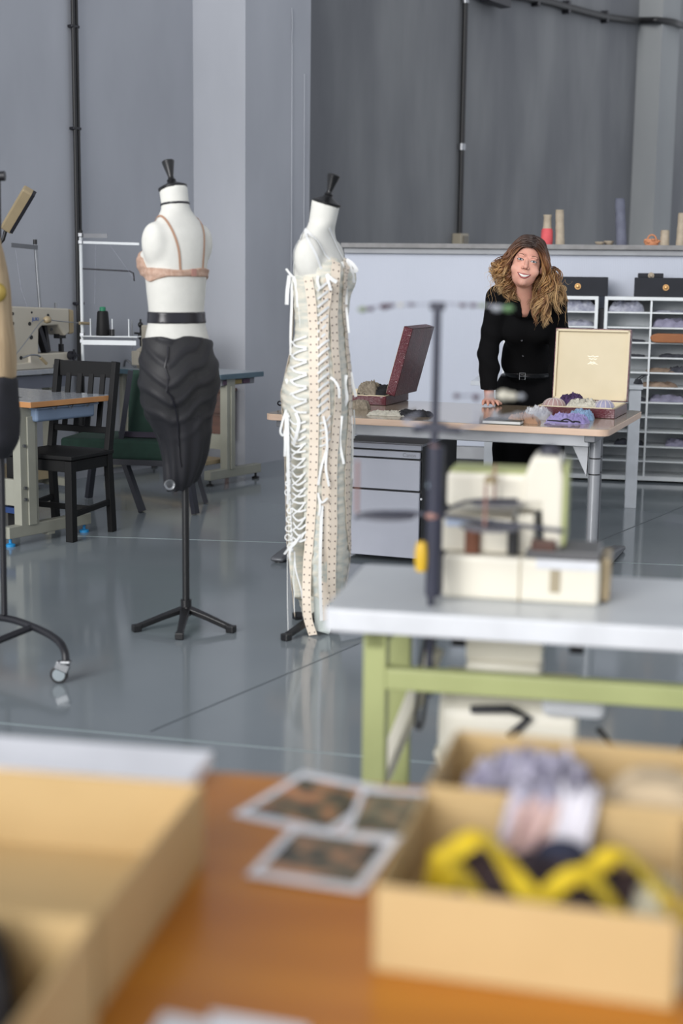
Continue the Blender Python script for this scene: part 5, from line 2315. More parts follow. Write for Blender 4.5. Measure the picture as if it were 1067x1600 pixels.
m_skin = mat('skin', (218, 166, 146), rough=0.5, rgb2=(210, 154, 136), nscale=14, spec=0.35)
m_skin.node_tree.nodes['Principled BSDF'].inputs['Subsurface Weight'].default_value = 0.12
m_skin.node_tree.nodes['Principled BSDF'].inputs['Subsurface Radius'].default_value = (.012, .005, .003)
m_skin.node_tree.nodes['Principled BSDF'].inputs['Subsurface Scale'].default_value = 1.0
wt = thing('person', 'smiling woman with long curly hair in black leaning on the desk with both hands', 'person', (float(PE[0]), float(PE[1]), 0), 0)
WOFF = Vector((PE[0], PE[1], 0))
hx, hy, hz = HC_
xs = grid_axis([(min(EL[0], WL[0]) - .09, .006), (WL[0] - .055, .0035), (WL[0] + .065, .006), (hx - .11, .0026), (hx + .11, .0045), (max(ER[0], WR[0]) + .08, .006)])
ys = grid_axis([(WR[1] - .20, .0045), (hy - .13, .0028), (hy + .14, .0065), (PE[1] + .22, .007)])
zs = grid_axis([(.0, .009), (.725, .0035), (.80, .008), (hz - .16, .0026), (hz + .155, .005)])
body = net_obj('body', body_sdf, xs, ys, zs, m_skin, None, relax=1)


def attach(o, p=None):
    o.parent = p or wt
    if p is None:
        o.location = -WOFF
    return o


attach(body)

# clothing
m_blouse = mat('black_crepe', (10, 10, 12), rough=0.9, rgb2=(13, 13, 15), bump=.25, bscale=14, spec=.15)
m_trous = mat('black_wool', (9, 9, 11), rough=0.9, rgb2=(12, 12, 14), spec=.15)


def blouse_f(P):
    d = smin(torso_sdf(P), neck_sdf(P) + .001, .035)
    for s in (-1, 1):
        a = arm_sdf(P, s)
        w = WL if s < 0 else WR
        e_ = EL if s < 0 else ER
        folds = .003 * np.sin(P[2] * 75 + P[0] * 40 + s) * np.exp(-((P[2] - e_[2]) / .10) ** 2)
        a = np.maximum(a - .007 - folds, (w[2] + .008) - P[2])
        d = smin(d - .0, a, .03)
    wr = .004 * np.sin(P[2] * 40 + P[0] * 25) * np.exp(-((P[2] - BE[2]) / .12) ** 2)
    d = d - .009 - wr
    zb_ = PE[2] + .015
    d = np.maximum(d, zb_ - P[2])
    # open collar, V shape at the front
    apex = CH[2] - .022
    wv = (P[2] - apex) * .24 + .002
    front = P[1] - (NB[1] + .015)
    v = np.maximum(np.abs(P[0] - (NB[0] - .002)) - np.clip(wv, 0, .052), np.maximum(front, apex - P[2]))
    d = np.maximum(d, -v)
    # collar height
    ntop = NB[2] + .045
    rn = np.sqrt((P[0] - NB[0]) ** 2 + (P[1] - NB[1] - .02) ** 2)
    d = np.maximum(d, np.where(rn < .078, P[2] - ntop - .02 * np.clip((P[1] - NB[1]) / .05, 0, 1), -1))
    return d


xs2 = np.arange(min(EL[0], WL[0]) - .075, max(ER[0], WR[0]) + .075, .0062)
ys2 = np.arange(WR[1] - .07, PE[1] + .19, .0065)
bl = attach(net_obj('blouse', blouse_f, xs2, ys2, np.arange(.76, NB[2] + .135, .0068), m_blouse, None, relax=1))


def trous_f(P):
    d = s_ell(P, PE + np.array([0, .01, -.02]), (.160, .12, .125))
    d = smin(d, torso_sdf(P) , .03)
    for k in range(2):
        a = s_cone(P, LH[k], KN[k], .098, .085)
        a = smin(a, s_cone(P, KN[k], AN[k], .085, .095), .05)
        d = smin(d, a, .04)
    fold = .005 * np.sin(P[0] * 55 + P[2] * 4)
    return np.maximum(np.maximum(d - .010 - fold, P[2] - (PE[2] + .075)), .05 - P[2])


attach(net_obj('trousers', trous_f, np.arange(PE[0] - .27, PE[0] + .27, .0085), np.arange(PE[1] - .2, PE[1] + .27, .0085), np.arange(.03, PE[2] + .1, .010), m_trous, None, relax=1))


def shoe_f(P):
    d = None
    for k in range(2):
        f = s_cone(P, AN[k] + np.array([0, .035, -.045]), AN[k] + np.array([0, -.14, -.058]), .040, .033)
        f = smin(f, s_cone(P, AN[k] + np.array([0, .01, .02]), AN[k] + np.array([0, .02, -.04]), .044, .042), .03)
        d = f if d is None else np.minimum(d, f)
    return np.maximum(d, .002 - P[2])


attach(net_obj('shoes', shoe_f, np.arange(PE[0] - .2, PE[0] + .2, .008), np.arange(AN[1][1] - .22, AN[0][1] + .12, .008), np.arange(-.01, .16, .008), m_blacks, None, relax=1))


# belt
def belt_f(P):
    zz_ = P[2] - .03 * (P[0] - PE[0]) * 0
    return np.maximum(np.minimum(blouse_f(P), trous_f(P)) - .004, np.maximum((PE[2] + .062) - P[2], P[2] - (PE[2] + .092)))


bt = attach(net_obj('belt', belt_f, np.arange(PE[0] - .2, PE[0] + .2, .006), np.arange(PE[1] - .2, PE[1] + .17, .006), np.arange(PE[2] + .03, PE[2] + .12, .005), mat('belt_leather', (22, 22, 25), rough=.3), None, relax=1))
bw = aty(818, 587, 7.7)
# find belt surface
yb = 7.5
while fpt(belt_f, (bw.x, yb, PE[2] + .077)) > .001 and yb < 7.95:
    yb += .004
bk = M()
bx, bz = bw.x, PE[2] + .077
bk.tube([(bx - .017, yb - .004, bz + .018), (bx + .014, yb - .004, bz + .018), (bx + .014, yb - .004, bz - .018), (bx - .017, yb - .004, bz - .018), (bx - .017, yb - .004, bz + .018)], .0028, 8)
bk.tube([(bx - .017, yb - .006, bz), (bx + .014, yb - .006, bz)], .002, 6)
attach(bk.obj('buckle', m_stl, None, smooth=60), bt)
# blouse button
for px, py in ((821, 485), (815, 532), (817, 556)):
    d = ray(px, py)
    d = d / d.y
    Y = 7.35
    while Y < 7.9:
        p = Vector((d.x * Y, Y, CAM_Z + d.z * Y))
        if fpt(blouse_f, p) < .001:
            break
        Y += .004
    attach(M().cyl(p - Vector((0, .003, 0)), p + Vector((0, .002, 0)), .0052, n=14).obj('button', mat('dark_button', (62, 62, 66), rough=.3), None, smooth=40), bl)


# ---- face details placed on the head
def on_head(x, z, off=.0):
    """front surface of the face at local x,z"""
    y = -.16
    for _ in range(60):
        w = hw((x, y, z))
        q = fpt(head_sdf, w)
        if q < .0006:
            break
        y += max(q * .8, .0008)
    return Vector((x, y - off, z))


m_eyew = mat('eye_white', (188, 182, 180), rough=0.2)
m_iris = mat('iris_grey_blue', (62, 72, 78), rough=0.15)
m_pup = mat('pupil', (10, 10, 12), rough=0.1)
m_lash = mat('eyelash', (48, 34, 30), rough=0.7)
m_brow = mat('eyebrow_hair', (104, 72, 54), rough=0.9)
m_lip = mat('rose_lips', (168, 84, 82), rough=0.4)
m_teeth = mat('teeth', (226, 222, 214), rough=0.25)
m_mouth = mat('mouth_inside', (90, 34, 34), rough=0.6)

for sx in (-1, 1):
    c = on_head(sx * .0305, .001)
    N_ = 12

    def lid(u, upper, ax_=.0135):
        x = (u - .5) * 2 * ax_
        h = (.0050 if upper else -.0036) * (1 - (2 * u - 1) ** 2) ** .8
        return x, h
    vs = []
    for i in range(N_ + 1):
        u = i / N_
        x, h1 = lid(u, True)
        _, h0 = lid(u, False)
        for k in range(5):
            z = h0 + (h1 - h0) * k / 4
            X = c.x + x
            Z = c.z + z + .0012 * sx * (-1 if sx < 0 else 1) * (x / .0135) * sx
            p = on_head(X, Z, .0009)
            vs.append(hw(p))
    fs = [(i * 5 + k, (i + 1) * 5 + k, (i + 1) * 5 + k + 1, i * 5 + k + 1) for i in range(N_) for k in range(4)]
    ey = attach(M().add(vs, fs).obj('eye', m_eyew, None, smooth=180, solid=.0008))
    ir = on_head(c.x, c.z + .0006, .0017)
    a_ = hw(ir)
    n_ = HR @ Vector((0, -1, 0))
    attach(M().cyl(a_, a_ + n_ * .0006, .0050, n=20).obj('iris', m_iris, None), ey)
    attach(M().cyl(a_ + n_ * .0004, a_ + n_ * .0010, .0022, n=16).obj('pupil', m_pup, None), ey)
    P_ = []
    for i in range(N_ + 1):
        x, h1 = lid(i / N_, True, .0148)
        P_.append(hw(on_head(c.x + x, c.z + h1 + .0005, .0012)))
    attach(M().tube(P_, .0016, 6).obj('upper_lashes', m_lash, None, smooth=180), ey)
    P_ = []
    for i in range(N_ + 1):
        x, h0 = lid(i / N_, False, .0145)
        P_.append(hw(on_head(c.x + x, c.z + h0 - .0002, .0006)))
    attach(M().tube(P_, .0006, 6).obj('lower_lashes', m_lash, None, smooth=180), ey)
    P_ = []
    for i in range(9):
        u = i / 8
        x = sx * (.015 + .034 * u)
        z = .0205 + .0075 * math.sin(PI * min(1, u * .95 + .03)) ** .9 - .002 * u
        P_.append(hw(on_head(x, z, -.0004)))
    attach(M().tube(P_, [.0010, .0014, .0016, .0016, .0015, .0013, .0011, .0009, .0006], 6).obj('eyebrow', m_brow, None, smooth=180))

# mouth: smiling, corners raised
MW = .0305


def mz(x, kind):
    u = abs(x) / MW
    corner = -.0585
    if kind == 'ul':      # upper lip lower edge
        return corner - .0065 * (1 - u ** 1.8)
    if kind == 'll':      # lower lip upper edge
        return corner - .0165 * (1 - u ** 2.1)
    if kind == 'um':      # upper lip top
        return corner + .001 - .0022 * (1 - u ** 1.5) + .0008 * math.cos(u * PI * 2)
    return corner - .001 - .0220 * (1 - u ** 2.2)


def strip(kz0, kz1, off, name, m, n=20, rows=3, bulge=0.0):
    vs = []
    for i in range(n + 1):
        x = -MW + 2 * MW * i / n
        for k in range(rows + 1):
            z = mz(x, kz0) + (mz(x, kz1) - mz(x, kz0)) * k / rows
            p = on_head(x, z, off + bulge * math.sin(PI * k / rows) * (1 - (abs(x) / MW) ** 3))
            vs.append(hw(p))
    fs = [(i * (rows + 1) + k, (i + 1) * (rows + 1) + k, (i + 1) * (rows + 1) + k + 1, i * (rows + 1) + k + 1) for i in range(n) for k in range(rows)]
    return attach(M().add(vs, fs).obj(name, m, None, smooth=180, solid=.0006))


strip('ll', 'ul', .0008, 'mouth', m_mouth)
_MW = MW
MW = .0270
strip('ll', 'ul', .0014, 'teeth', m_teeth)
MW = _MW
strip('ul', 'um', .0010, 'upper_lip', m_lip, bulge=.0016)
strip('lm', 'll', .0010, 'lower_lip', m_lip, bulge=.0022)
# nostrils
for sx in (-1, 1):
    w = hw((sx * .0072, -.0985, -.0395))
    attach(M().ball(w, (.0026, .003, .0018), 8, 6).obj('nostril', m_mouth, None, smooth=180))
# earring
w = hw((-.079, .0, -.045))
attach(M().tube([w + Vector((.004 * math.cos(a), 0, .011 * math.sin(a))) for a in [2 * PI * i / 16 for i in range(17)]], .0014, 6).obj('hoop_earring', m_stl, None, smooth=180))

# ---- hair
m_hair = bpy.data.materials.new('curly_hair')
m_hair.use_nodes = True
nt = m_hair.node_tree
b_ = nt.nodes['Principled BSDF']
b_.inputs['Roughness'].default_value = .42
at = nt.nodes.new('ShaderNodeAttribute')
at.attribute_name = 'strand'
nt.links.new(at.outputs['Color'], b_.inputs['Base Color'])

cD = np.array(lin((44, 27, 20)))
cM = np.array(lin((108, 68, 40)))
cL = np.array(lin((190, 146, 92)))
cB = np.array(lin((214, 184, 136)))
hm = M()
hcol = []


def strand_col(t, warm):
    if t < .36:
        c = cD + (cM - cD) * (t / .36) ** 1.5 * (.4 + .6 * warm)
    elif t < .7:
        c = cM + (cL - cM) * ((t - .36) / .34) * warm
        if warm < .35:
            c = cD + (cM - cD) * .9
    else:
        c = cL * warm + cM * (1 - warm)
        c = c + (cB - c) * ((t - .7) / .3) * warm
    return np.clip(c, 0, 1)


def hair_lock(root, mid1, mid2, end, r0, r1, curl, turns, warm, n=26, ns=5):
    P_ = bez(root, mid1, mid2, end, n)
    ph = random.random() * 6.28
    out = []
    rs = []
    for i, p in enumerate(P_):
        t = i / n
        a = ph + turns * 2 * PI * t ** 1.1
        amp = curl * min(1, max(0, (t - .12) * 1.6))
        tg = (P_[min(i + 1, n)] - P_[max(i - 1, 0)]).normalized()
        s = tg.orthogonal().normalized()
        s2 = tg.cross(s)
        out.append(p + s * amp * math.cos(a) + s2 * amp * math.sin(a))
        rs.append((r0 + (r1 - r0) * t) * (1 if t > .06 else .6) * (1 if t < .93 else .5))
    v0 = len(hm.v)
    hm.tube(out, rs, ns)
    for i in range(n + 1):
        c = strand_col(min(1, i / n * 1.05), warm)
        hcol.extend([c] * ns)
    return out


def hwp(px, py, dy):
    return aty(px, py, 7.42 + dy)


part = Vector((.012, -.045, .105))      # parting at the hairline
random.seed(11)
def scalp_base(P):
    return s_ell(hl_(P), (0, .018, .026), (.073, .092, .088)) * HS


def hair_strand(ctrl, thick, curl, turns, ph, warm, jit, ns=5, start=.30):
    P_ = spline(ctrl, 7)
    n = len(P_) - 1
    out = []
    rs = []
    for i, p in enumerate(P_):
        t = i / n
        an = ph + turns * 2 * PI * max(0, t - start * .5)
        amp = curl * min(1, max(0, (t - start) * 2.6))
        tg2 = (P_[min(i + 1, n)] - P_[max(i - 1, 0)]).normalized()
        s = tg2.cross(Vector((0, 1, 0)))
        s = s.normalized() if s.length > 1e-3 else Vector((1, 0, 0))
        s2 = tg2.cross(s)
        q = p + s * amp * math.cos(an) + s2 * amp * .8 * math.sin(an) + jit * min(1, t * 1.6)
        out.append(q)
        rs.append(thick * (1.2 - .85 * t ** 1.5) * (1 if t < .95 else .5))
    hm.tube(out, rs, ns)
    for i in range(n + 1):
        cc = strand_col(min(1, (i / n) * 1.02), warm)
        hcol.extend([cc] * ns)


def clump(ctrl, n, spread, curl, turns, thick, wmax=1.0):
    ph = random.random() * 6.28
    w0 = random.random() * wmax
    for _ in range(n):
        j = Vector((random.gauss(0, spread), random.gauss(0, spread), random.gauss(0, spread * .5)))
        jc = [c + Vector((random.gauss(0, .0035), random.gauss(0, .0035), random.gauss(0, .003))) for c in ctrl]
        hair_strand(jc, thick * random.uniform(.7, 1.15), curl * random.uniform(.85, 1.15), turns * random.uniform(.96, 1.05), ph + random.gauss(0, .35), min(1, max(0, w0 + random.gauss(0, .18))), j)


def cap_pt(p, off):
    return snap(scalp_base, hw(p), off, 4)[0]


# clumps of locks: (u = 0 at the hairline, 1 at the crown)
NC = 96
for k in range(NC):
    side = -1 if k % 2 == 0 else 1
    u = random.random() ** 1.2
    lay = random.random()
    root = Vector((.012 - .010 * u, -.074 + .150 * u, .070 + .050 * math.sin(PI * min(1, .02 + .7 * u)) - .03 * max(0, u - .75)))
    top = Vector((side * (.036 + .01 * u), -.072 + .145 * u, .062 + .045 * math.sin(PI * min(1, .05 + .7 * u))))
    tem = Vector((side * (.064 + .014 * u + .010 * lay), -.052 + .13 * u, .044))
    ear = Vector((side * (.080 + .026 * lay), -.036 + .10 * u, -.012))
    R0_, R1_, R2_, R3_ = cap_pt(root, .007 + .006 * lay), cap_pt(top, .009 + .007 * lay), cap_pt(tem, .010 + .010 * lay), hw(ear)
    wm = 1.0
    if side < 0:
        r_ = random.random()
        if r_ < .28:                    # outer sweep to the left
            e = hwp(random.uniform(764, 776), random.uniform(416, 440), random.uniform(-.02, .09))
            mid = hwp(random.uniform(776, 786), random.uniform(404, 416), random.uniform(-.01, .07))
        elif r_ < .72:
            e = hwp(random.uniform(774, 792), random.uniform(440, 462), random.uniform(-.06, .09))
            mid = hwp(random.uniform(780, 792), random.uniform(416, 432), random.uniform(-.03, .08))
        else:
            e = hwp(random.uniform(790, 808), random.uniform(452, 474), random.uniform(-.02, .04))
            mid = hwp(random.uniform(791, 799), random.uniform(426, 440), random.uniform(-.03, .04))
            wm = .45
    else:
        r_ = random.random()
        if r_ < .16:                    # dark lengths beside the neck
            e = hwp(random.uniform(828, 840), random.uniform(468, 492), random.uniform(-.03, .02))
            mid = hwp(random.uniform(838, 846), random.uniform(430, 450), random.uniform(-.03, .03))
            wm = .35
        elif r_ < .52:                  # long ringlets down the chest
            e = hwp(random.uniform(830, 858), random.uniform(486, 514), random.uniform(-.07, .02))
            mid = hwp(random.uniform(844, 860), random.uniform(440, 458), random.uniform(-.06, .04))
        elif r_ < .8:
            e = hwp(random.uniform(852, 876), random.uniform(455, 492), random.uniform(-.06, .09))
            mid = hwp(random.uniform(856, 868), random.uniform(424, 444), random.uniform(-.03, .08))
        else:
            e = hwp(random.uniform(872, 888), random.uniform(450, 482), random.uniform(-.02, .10))
            mid = hwp(random.uniform(858, 868), random.uniform(422, 440), random.uniform(0, .08))
    mid2 = mid.lerp(e, .5) + Vector((random.uniform(-.008, .008), 0, 0))
    clump([R0_, R1_, R2_, R3_, mid, mid2, e], 8, .0034, random.uniform(.010, .018), random.uniform(3.4, 5.2), random.uniform(.0026, .0038), wm)
# smooth cap strands covering the skull from the parting down to the ears
for k in range(150):
    side = -1 if k % 2 == 0 else 1
    u = k / 150
    root = Vector((.013 - .010 * u, -.076 + .160 * u, .068 + .052 * math.sin(PI * min(1, .02 + .7 * u)) - .03 * max(0, u - .75)))
    top = Vector((side * (.038 + .008 * u), -.074 + .155 * u, .058 + .046 * math.sin(PI * min(1, .05 + .7 * u))))
    tem = Vector((side * (.064 + .015 * u), -.056 + .14 * u, .030))
    ear = Vector((side * random.uniform(.078, .090), -.038 + .11 * u, -.02))
    low = Vector((side * random.uniform(.080, .100), -.020 + .09 * u, -.085))
    hair_strand([cap_pt(root, .004), cap_pt(top, .007), cap_pt(tem, .008), hw(ear), hw(low)], .0040, .004, 2.2, random.random() * 6, random.uniform(.2, .6), Vector((0, 0, 0)), start=.5)
# fine flyaway strands
for k in range(46):
    side = -1 if random.random() < .5 else 1
    a_ = hw(Vector((side * random.uniform(.06, .085), -.03 + .10 * random.random(), random.uniform(-.02, .05))))
    if side < 0:
        e = hwp(random.uniform(754, 806), random.uniform(424, 482), random.uniform(-.08, .08))
        m_ = hwp(random.uniform(772, 790), random.uniform(405, 425), 0)
    else:
        e = hwp(random.uniform(832, 894), random.uniform(440, 520), random.uniform(-.13, .06))
        m_ = hwp(random.uniform(856, 872), random.uniform(415, 440), 0)
    hair_strand([a_, m_, m_.lerp(e, .5), e], .0010, random.uniform(.008, .016), random.uniform(2, 4), random.random() * 6, random.uniform(.6, 1), Vector((0, 0, 0)), ns=4, start=.1)
# backing volume behind the face and neck
bk_ = M()
hair = hm.obj('hair', m_hair, None, smooth=180)
ca = hair.data.color_attributes.new('strand', 'FLOAT_COLOR', 'POINT')
arr = np.ones((len(hair.data.vertices), 4), dtype=np.float32)
hc_ = np.array(hcol, dtype=np.float32)
if len(hc_) == len(arr):
    arr[:, :3] = hc_
else:
    print('HAIRCOL mismatch', len(hc_), len(arr))
ca.data.foreach_set('color', arr.ravel())
attach(hair)


def scalp_f(P):
    L = hl_(P)
    d = s_ell(L, (0, .024, .024), (.077, .092, .090))
    d = smin(d, s_ell(L, (0, .125, -.08), (.088, .045, .10)), .04)
    keep = L[1] + .010 + .40 * (L[2] - .10) * np.where(L[2] > 0, 1, 0) * -1
    # keep hair off the forehead and face
    low = np.clip((-.035 - L[2]) / .02, 0, 1)
    d = np.maximum(d, np.where(low > .5, .075 - L[1], -1))
    face = np.maximum(np.sqrt((L[0] / .060) ** 2 + ((L[2] + .02) / .086) ** 2) - 1, (L[1] - .015) * 8)
    return np.maximum(d, -face * .05)


m_scalp = mat('dark_hair_mass', (58, 36, 26), rough=0.7, rgb2=(78, 50, 34), nscale=60, bump=.6, bscale=120, stretch=(3, 3, .6))
sc = net_obj('hair_underlayer', scalp_f, np.arange(hx - .14, hx + .14, .005), np.arange(hy - .13, hy + .17, .005), np.arange(hz - .22, hz + .16, .005), m_scalp, None, relax=1)
attach(sc)
# ================================================================== FRONT SEWING TABLE
FO = onz(505, 950, .75)
m_lam = mat('pale_grey_laminate', (198, 202, 205), rough=0.3, rgb2=(192, 196, 200))
m_ledge = mat('white_table_edge', (222, 224, 228), rough=0.35)
m_lime = mat('lime_green_frame', (172, 178, 122), rough=0.45, rgb2=(164, 170, 115))
m_ivory = mat('ivory_machine_paint', (228, 223, 208), rough=0.3, rgb2=(223, 218, 202), nscale=3)
t = thing('sewing_table', 'pale grey sewing table with white edge and lime green frame in the foreground', 'table', (FO.x, FO.y, 0), YN)
TW, TD = 1.15, .46
M().prism(rrect(0, 0, TW, TD, .02), .702, .7485).obj('edge_band', m_ledge, t, bevel=.004)
M().prism(rrect(.003, .003, TW - .003, TD - .003, .018), .7486, .750).obj('tabletop', m_lam, t)
for x in (.10, TW - .10):
    for y in (.06, TD - .06):
        M().box((x, y, .355), (.048, .04, .69)).obj('leg', m_lime, t, bevel=.004)
    M().box((x, TD / 2, .68), (.04, TD - .08, .04)).obj('top_brace', m_lime, t, bevel=.003)
    M().box((x, TD / 2, .03), (.05, TD + .06, .05)).obj('foot', m_lime, t, bevel=.004)
M().box((TW / 2, .06, .598), (TW - .23, .035, .045)).obj('front_rail', m_lime, t, bevel=.004)
M().box((TW / 2, TD - .06, .635), (TW - .23, .035, .05)).obj('rear_rail', m_lime, t, bevel=.004)
for x in (.25, .50):
    M().box((x, TD / 2, .665), (.03, .03, .07)).obj('bracket', m_dkm, t)
# motor and pedal linkage under the table
mt = thing('sewing_motor', 'ivory sewing machine motor and treadle frame under the foreground table', 'motor', to_world((.35, .24, 0), FO, YN), YN)
mm = M()
mm.cyl((-.13, 0, .47), (.16, 0, .47), .105, n=32)
mm.box((.0, 0, .56), (.16, .12, .10))
mm.obj('motor_housing', m_ivory, mt, bevel=.012, smooth=50)
M().box((.15, -.09, .545), (.13, .07, .055)).obj('control_box', m_ledge, mt, bevel=.016)
M().box((0.0, 0.0, .655), (.16, .10, .09)).obj('hanger', m_ivory, mt, bevel=.004)
mm = M()
mm.bar((-.15, -.02, .62), (-.27, .02, .30), .05, .03)
mm.bar((-.27, .02, .30), (-.28, .02, .06), .04, .03)
mm.bar((-.13, .0, .40), (-.05, .0, .16), .06, .04)
mm.obj('cast_strut', m_ivory, mt, bevel=.006)
M().box((.05, -.05, .13), (.42, .24, .025)).obj('treadle', m_ivory, mt, bevel=.006)
M().box((.05, .1, .04), (.60, .05, .05)).obj('lower_bar', m_ivory, mt, bevel=.004)
M().tube([(-.06, -.11, .52), (.02, -.12, .53), (.06, -.11, .51), (.02, -.12, .47)], .009, 8).obj('lever', m_dkm, mt, smooth=60)
M().tube(spline([(.20, -.02, .47), (.28, -.05, .40), (.36, -.06, .43), (.40, -.04, .52), (.38, 0, .62)], 6), .007, 8).obj('cable', m_blk, mt, smooth=80)

# ---- machine
MO = onz(690, 934, .75)
YM = YN - .02
t = thing('overlock_machine', 'ivory overlock sewing machine standing on the foreground table', 'sewing machine', (MO.x, MO.y, .7505), YM)
k = 2.93 / 2222 * 1.0
M().prism([(0, 0), (.322, 0), (.322, .092), (0, .092)], 0, .17, 'y').obj('base', m_ivory, t, bevel=.010, seg=3)
b = M()
b.box((.065, .095, .130), (.145, .12, .074))
b.box((.165, .09, .135), (.035, .10, .085))
b.obj('looper_housing', m_ivory, t, bevel=.005)
M().cyl((.058, .025, .094), (.058, .025, .142), .016, n=20).obj('bobbin', mat('brown_thread', (120, 76, 56), rough=.8), t, smooth=40)
M().box((.05, .034, .155), (.10, .003, .018)).obj('label_plate', mat('pale_blue_label', (190, 204, 226), rough=.4), t)
M().box((.142, .025, .125), (.022, .02, .062)).obj('needle_clamp', m_blk, t, bevel=.003)
a = M()
a.box((.115, .09, .222), (.232, .10, .075))
a.obj('arm', m_ivory, t, bevel=.010, seg=3)
M().box((.105, .095, .262), (.20, .10, .008)).obj('arm_lid', m_lime, t, bevel=.003)
a = M()
a.prism([(.160, .255), (.176, .300), (.232, .298), (.240, .255), (.240, .108), (.205, .108), (.196, .20), (.160, .20)], .03, .15, 'y')
a.obj('tower', m_ivory, t, bevel=.008)
M().box((.244, .09, .20), (.008, .11, .17)).obj('end_plate', m_lime, t, bevel=.002)
M().ball((.208, .08, .302), (.022, .02, .017)).obj('knob', mat('dark_knob', (54, 54, 66), rough=.4), t, smooth=80)
M().box((.245, .075, .100), (.15, .14, .018)).obj('work_plate', mat('grey_plate', (92, 92, 94), rough=.35), t, bevel=.004)
M().box((.255, -.002, .083), (.125, .004, .020)).obj('label_plate', m_ledge, t)
M().box((.205, .02, .118), (.05, .03, .022)).obj('presser_foot', mat('brown_metal', (92, 62, 52), rough=.4), t, bevel=.004)
M().box((.160, -.001, .045), (.003, .003, .088)).obj('panel_gap', mat('gap_tan', (170, 158, 132), rough=.6), t)
M().box((.332, .09, .05), (.02, .12, .09)).obj('side_cover', m_castd, t, bevel=.004)
M().box((-.018, .06, .045), (.03, .06, .08)).obj('wheel_cover', m_blk, t, bevel=.006)
M().box((.232, -.002, .05), (.02, .003, .05)).obj('lever_slot', mat('gap_tan', (170, 158, 132), rough=.6), t)

# ---- thread stand in front of the machine
SP = onz(673, 946, .75)
k = SP.y / 2222


def sx_(px):
    return (px - 673) * k


def sz_(py):
    return (946 - py) * k


t = thing('thread_stand', 'dark multi armed thread stand with spools rising before the ivory machine', 'thread stand', (SP.x, SP.y, .7505), YN)
m_navy = mat('dark_blue_grey_metal', (48, 50, 66), rough=0.4, rgb2=(42, 44, 58))
m_pinkp = mat('copper_pin', (150, 110, 100), rough=0.4)
m_spools = [mat('olive_bead', (128, 140, 108), rough=.4), mat('maroon_bead', (74, 48, 62), rough=.4), mat('cream_bead', (200, 196, 180), rough=.4), mat('green_bead', (96, 132, 88), rough=.4), mat('grey_bead', (150, 154, 160), rough=.4)]
M().tube([(0, 0, -.19), (0, 0, sz_(470))], .0078, 14).obj('pole', m_navy, t, smooth=60)
M().cyl((0.004, 0, sz_(930)), (0.004, 0, sz_(690)), .0165, n=18).obj('lower_sleeve', m_navy, t, smooth=40)
M().cyl((0, 0, sz_(755)), (0, 0, sz_(705)), .0135, .010, n=16).obj('joint_collar', mat('pale_blue_collar', (150, 168, 180), rough=.4), t, smooth=40)
M().cyl((0, 0, sz_(703)), (0, 0, sz_(688)), .009, n=14).obj('copper_ring', m_pinkp, t, smooth=40)
M().box((0, 0, sz_(472)), (.03, .014, .016)).obj('top_clamp', m_navy, t, bevel=.003)
ar = M()
ar.tube([(sx_(548), .0, sz_(478)), (sx_(600), 0, sz_(471)), (sx_(640), 0, sz_(470))], .0022, 6)
ar.tube([(sx_(690), .0, sz_(468)), (sx_(790), 0, sz_(472))], .0022, 6)
ar.tube([(sx_(640), .0, sz_(470)), (sx_(690), 0, sz_(468))], .0015, 6)
aro = ar.obj('top_guide_arm', m_grf, t)
for px, py, c, r in [(555, 479, 0, .008), (568, 478, 1, .006), (590, 474, 1, .0085), (600, 472, 1, .006), (615, 471, 2, .005), (632, 470, 1, .005), (712, 470, 1, .006), (728, 470, 1, .006), (742, 470, 0, .006), (765, 474, 4, .010), (782, 474, 3, .010)]:
    M().ball((sx_(px), 0, sz_(py)), (r * 1.2, r, r * .75), 12, 8).obj('thread_guide', m_spools[c], aro, smooth=80)
hub = M()
hub.box((0, 0, sz_(660)), (.045, .02, .018))
hub.tube([(sx_(640), -.01, sz_(664)), (0, 0, sz_(660)), (sx_(715), -.01, sz_(664))], .007, 8)
ho = hub.obj('middle_hub', m_navy, t, smooth=50)
ar = M()
ar.tube(spline([(0, 0, sz_(659)), (sx_(620), .03, sz_(655)), (sx_(640), .08, sz_(645))], 5), .003, 6)
ar.tube([(sx_(715), -.01, sz_(660)), (sx_(760), .05, sz_(648)), (sx_(850), .03, sz_(632))], .003, 6)
ar.tube([(sx_(700), .0, sz_(610)), (sx_(740), 0, sz_(608)), (sx_(812), 0, sz_(607))], .002, 6)
ar.tube([(sx_(737), 0, sz_(610)), (sx_(737), -.005, sz_(655))], .002, 6)
aro = ar.obj('middle_guide_arm', m_grf, t, smooth=60)
for px, py, c, r in [(706, 610, 1, .006), (736, 611, 1, .007), (760, 608, 4, .007), (779, 607, 2, .013), (792, 608, 2, .010), (806, 608, 4, .007), (764, 638, 4, .007), (800, 640, 4, .007), (834, 641, 4, .006)]:
    M().ball((sx_(px), 0 if py < 620 else .03, sz_(py)), (r * 1.1, r, r * .85), 12, 8).obj('thread_guide', m_spools[c], aro, smooth=80)
tr = M()
tr.tube(spline([(sx_(550), -.02, sz_(806)), (sx_(620), 0, sz_(798)), (0, 0, sz_(800)), (sx_(760), .0, sz_(806)), (sx_(880), -.03, sz_(812))], 6), .0045, 8)
tr.tube(spline([(0, 0, sz_(803)), (sx_(720), .07, sz_(785)), (sx_(800), .10, sz_(782))], 5), .004, 8)
tro = tr.obj('spool_arm', m_navy, t, smooth=60)
for px, py, yy, r in [(600, 803, -.01, .058), (768, 787, .09, .055), (765, 812, -.02, .060)]:
    M().cyl((sx_(px), yy, sz_(py) - .001), (sx_(px), yy, sz_(py) + .002), r, n=30).obj('spool_disc', mat('smoky_disc', (104, 104, 112), rough=.3), tro)
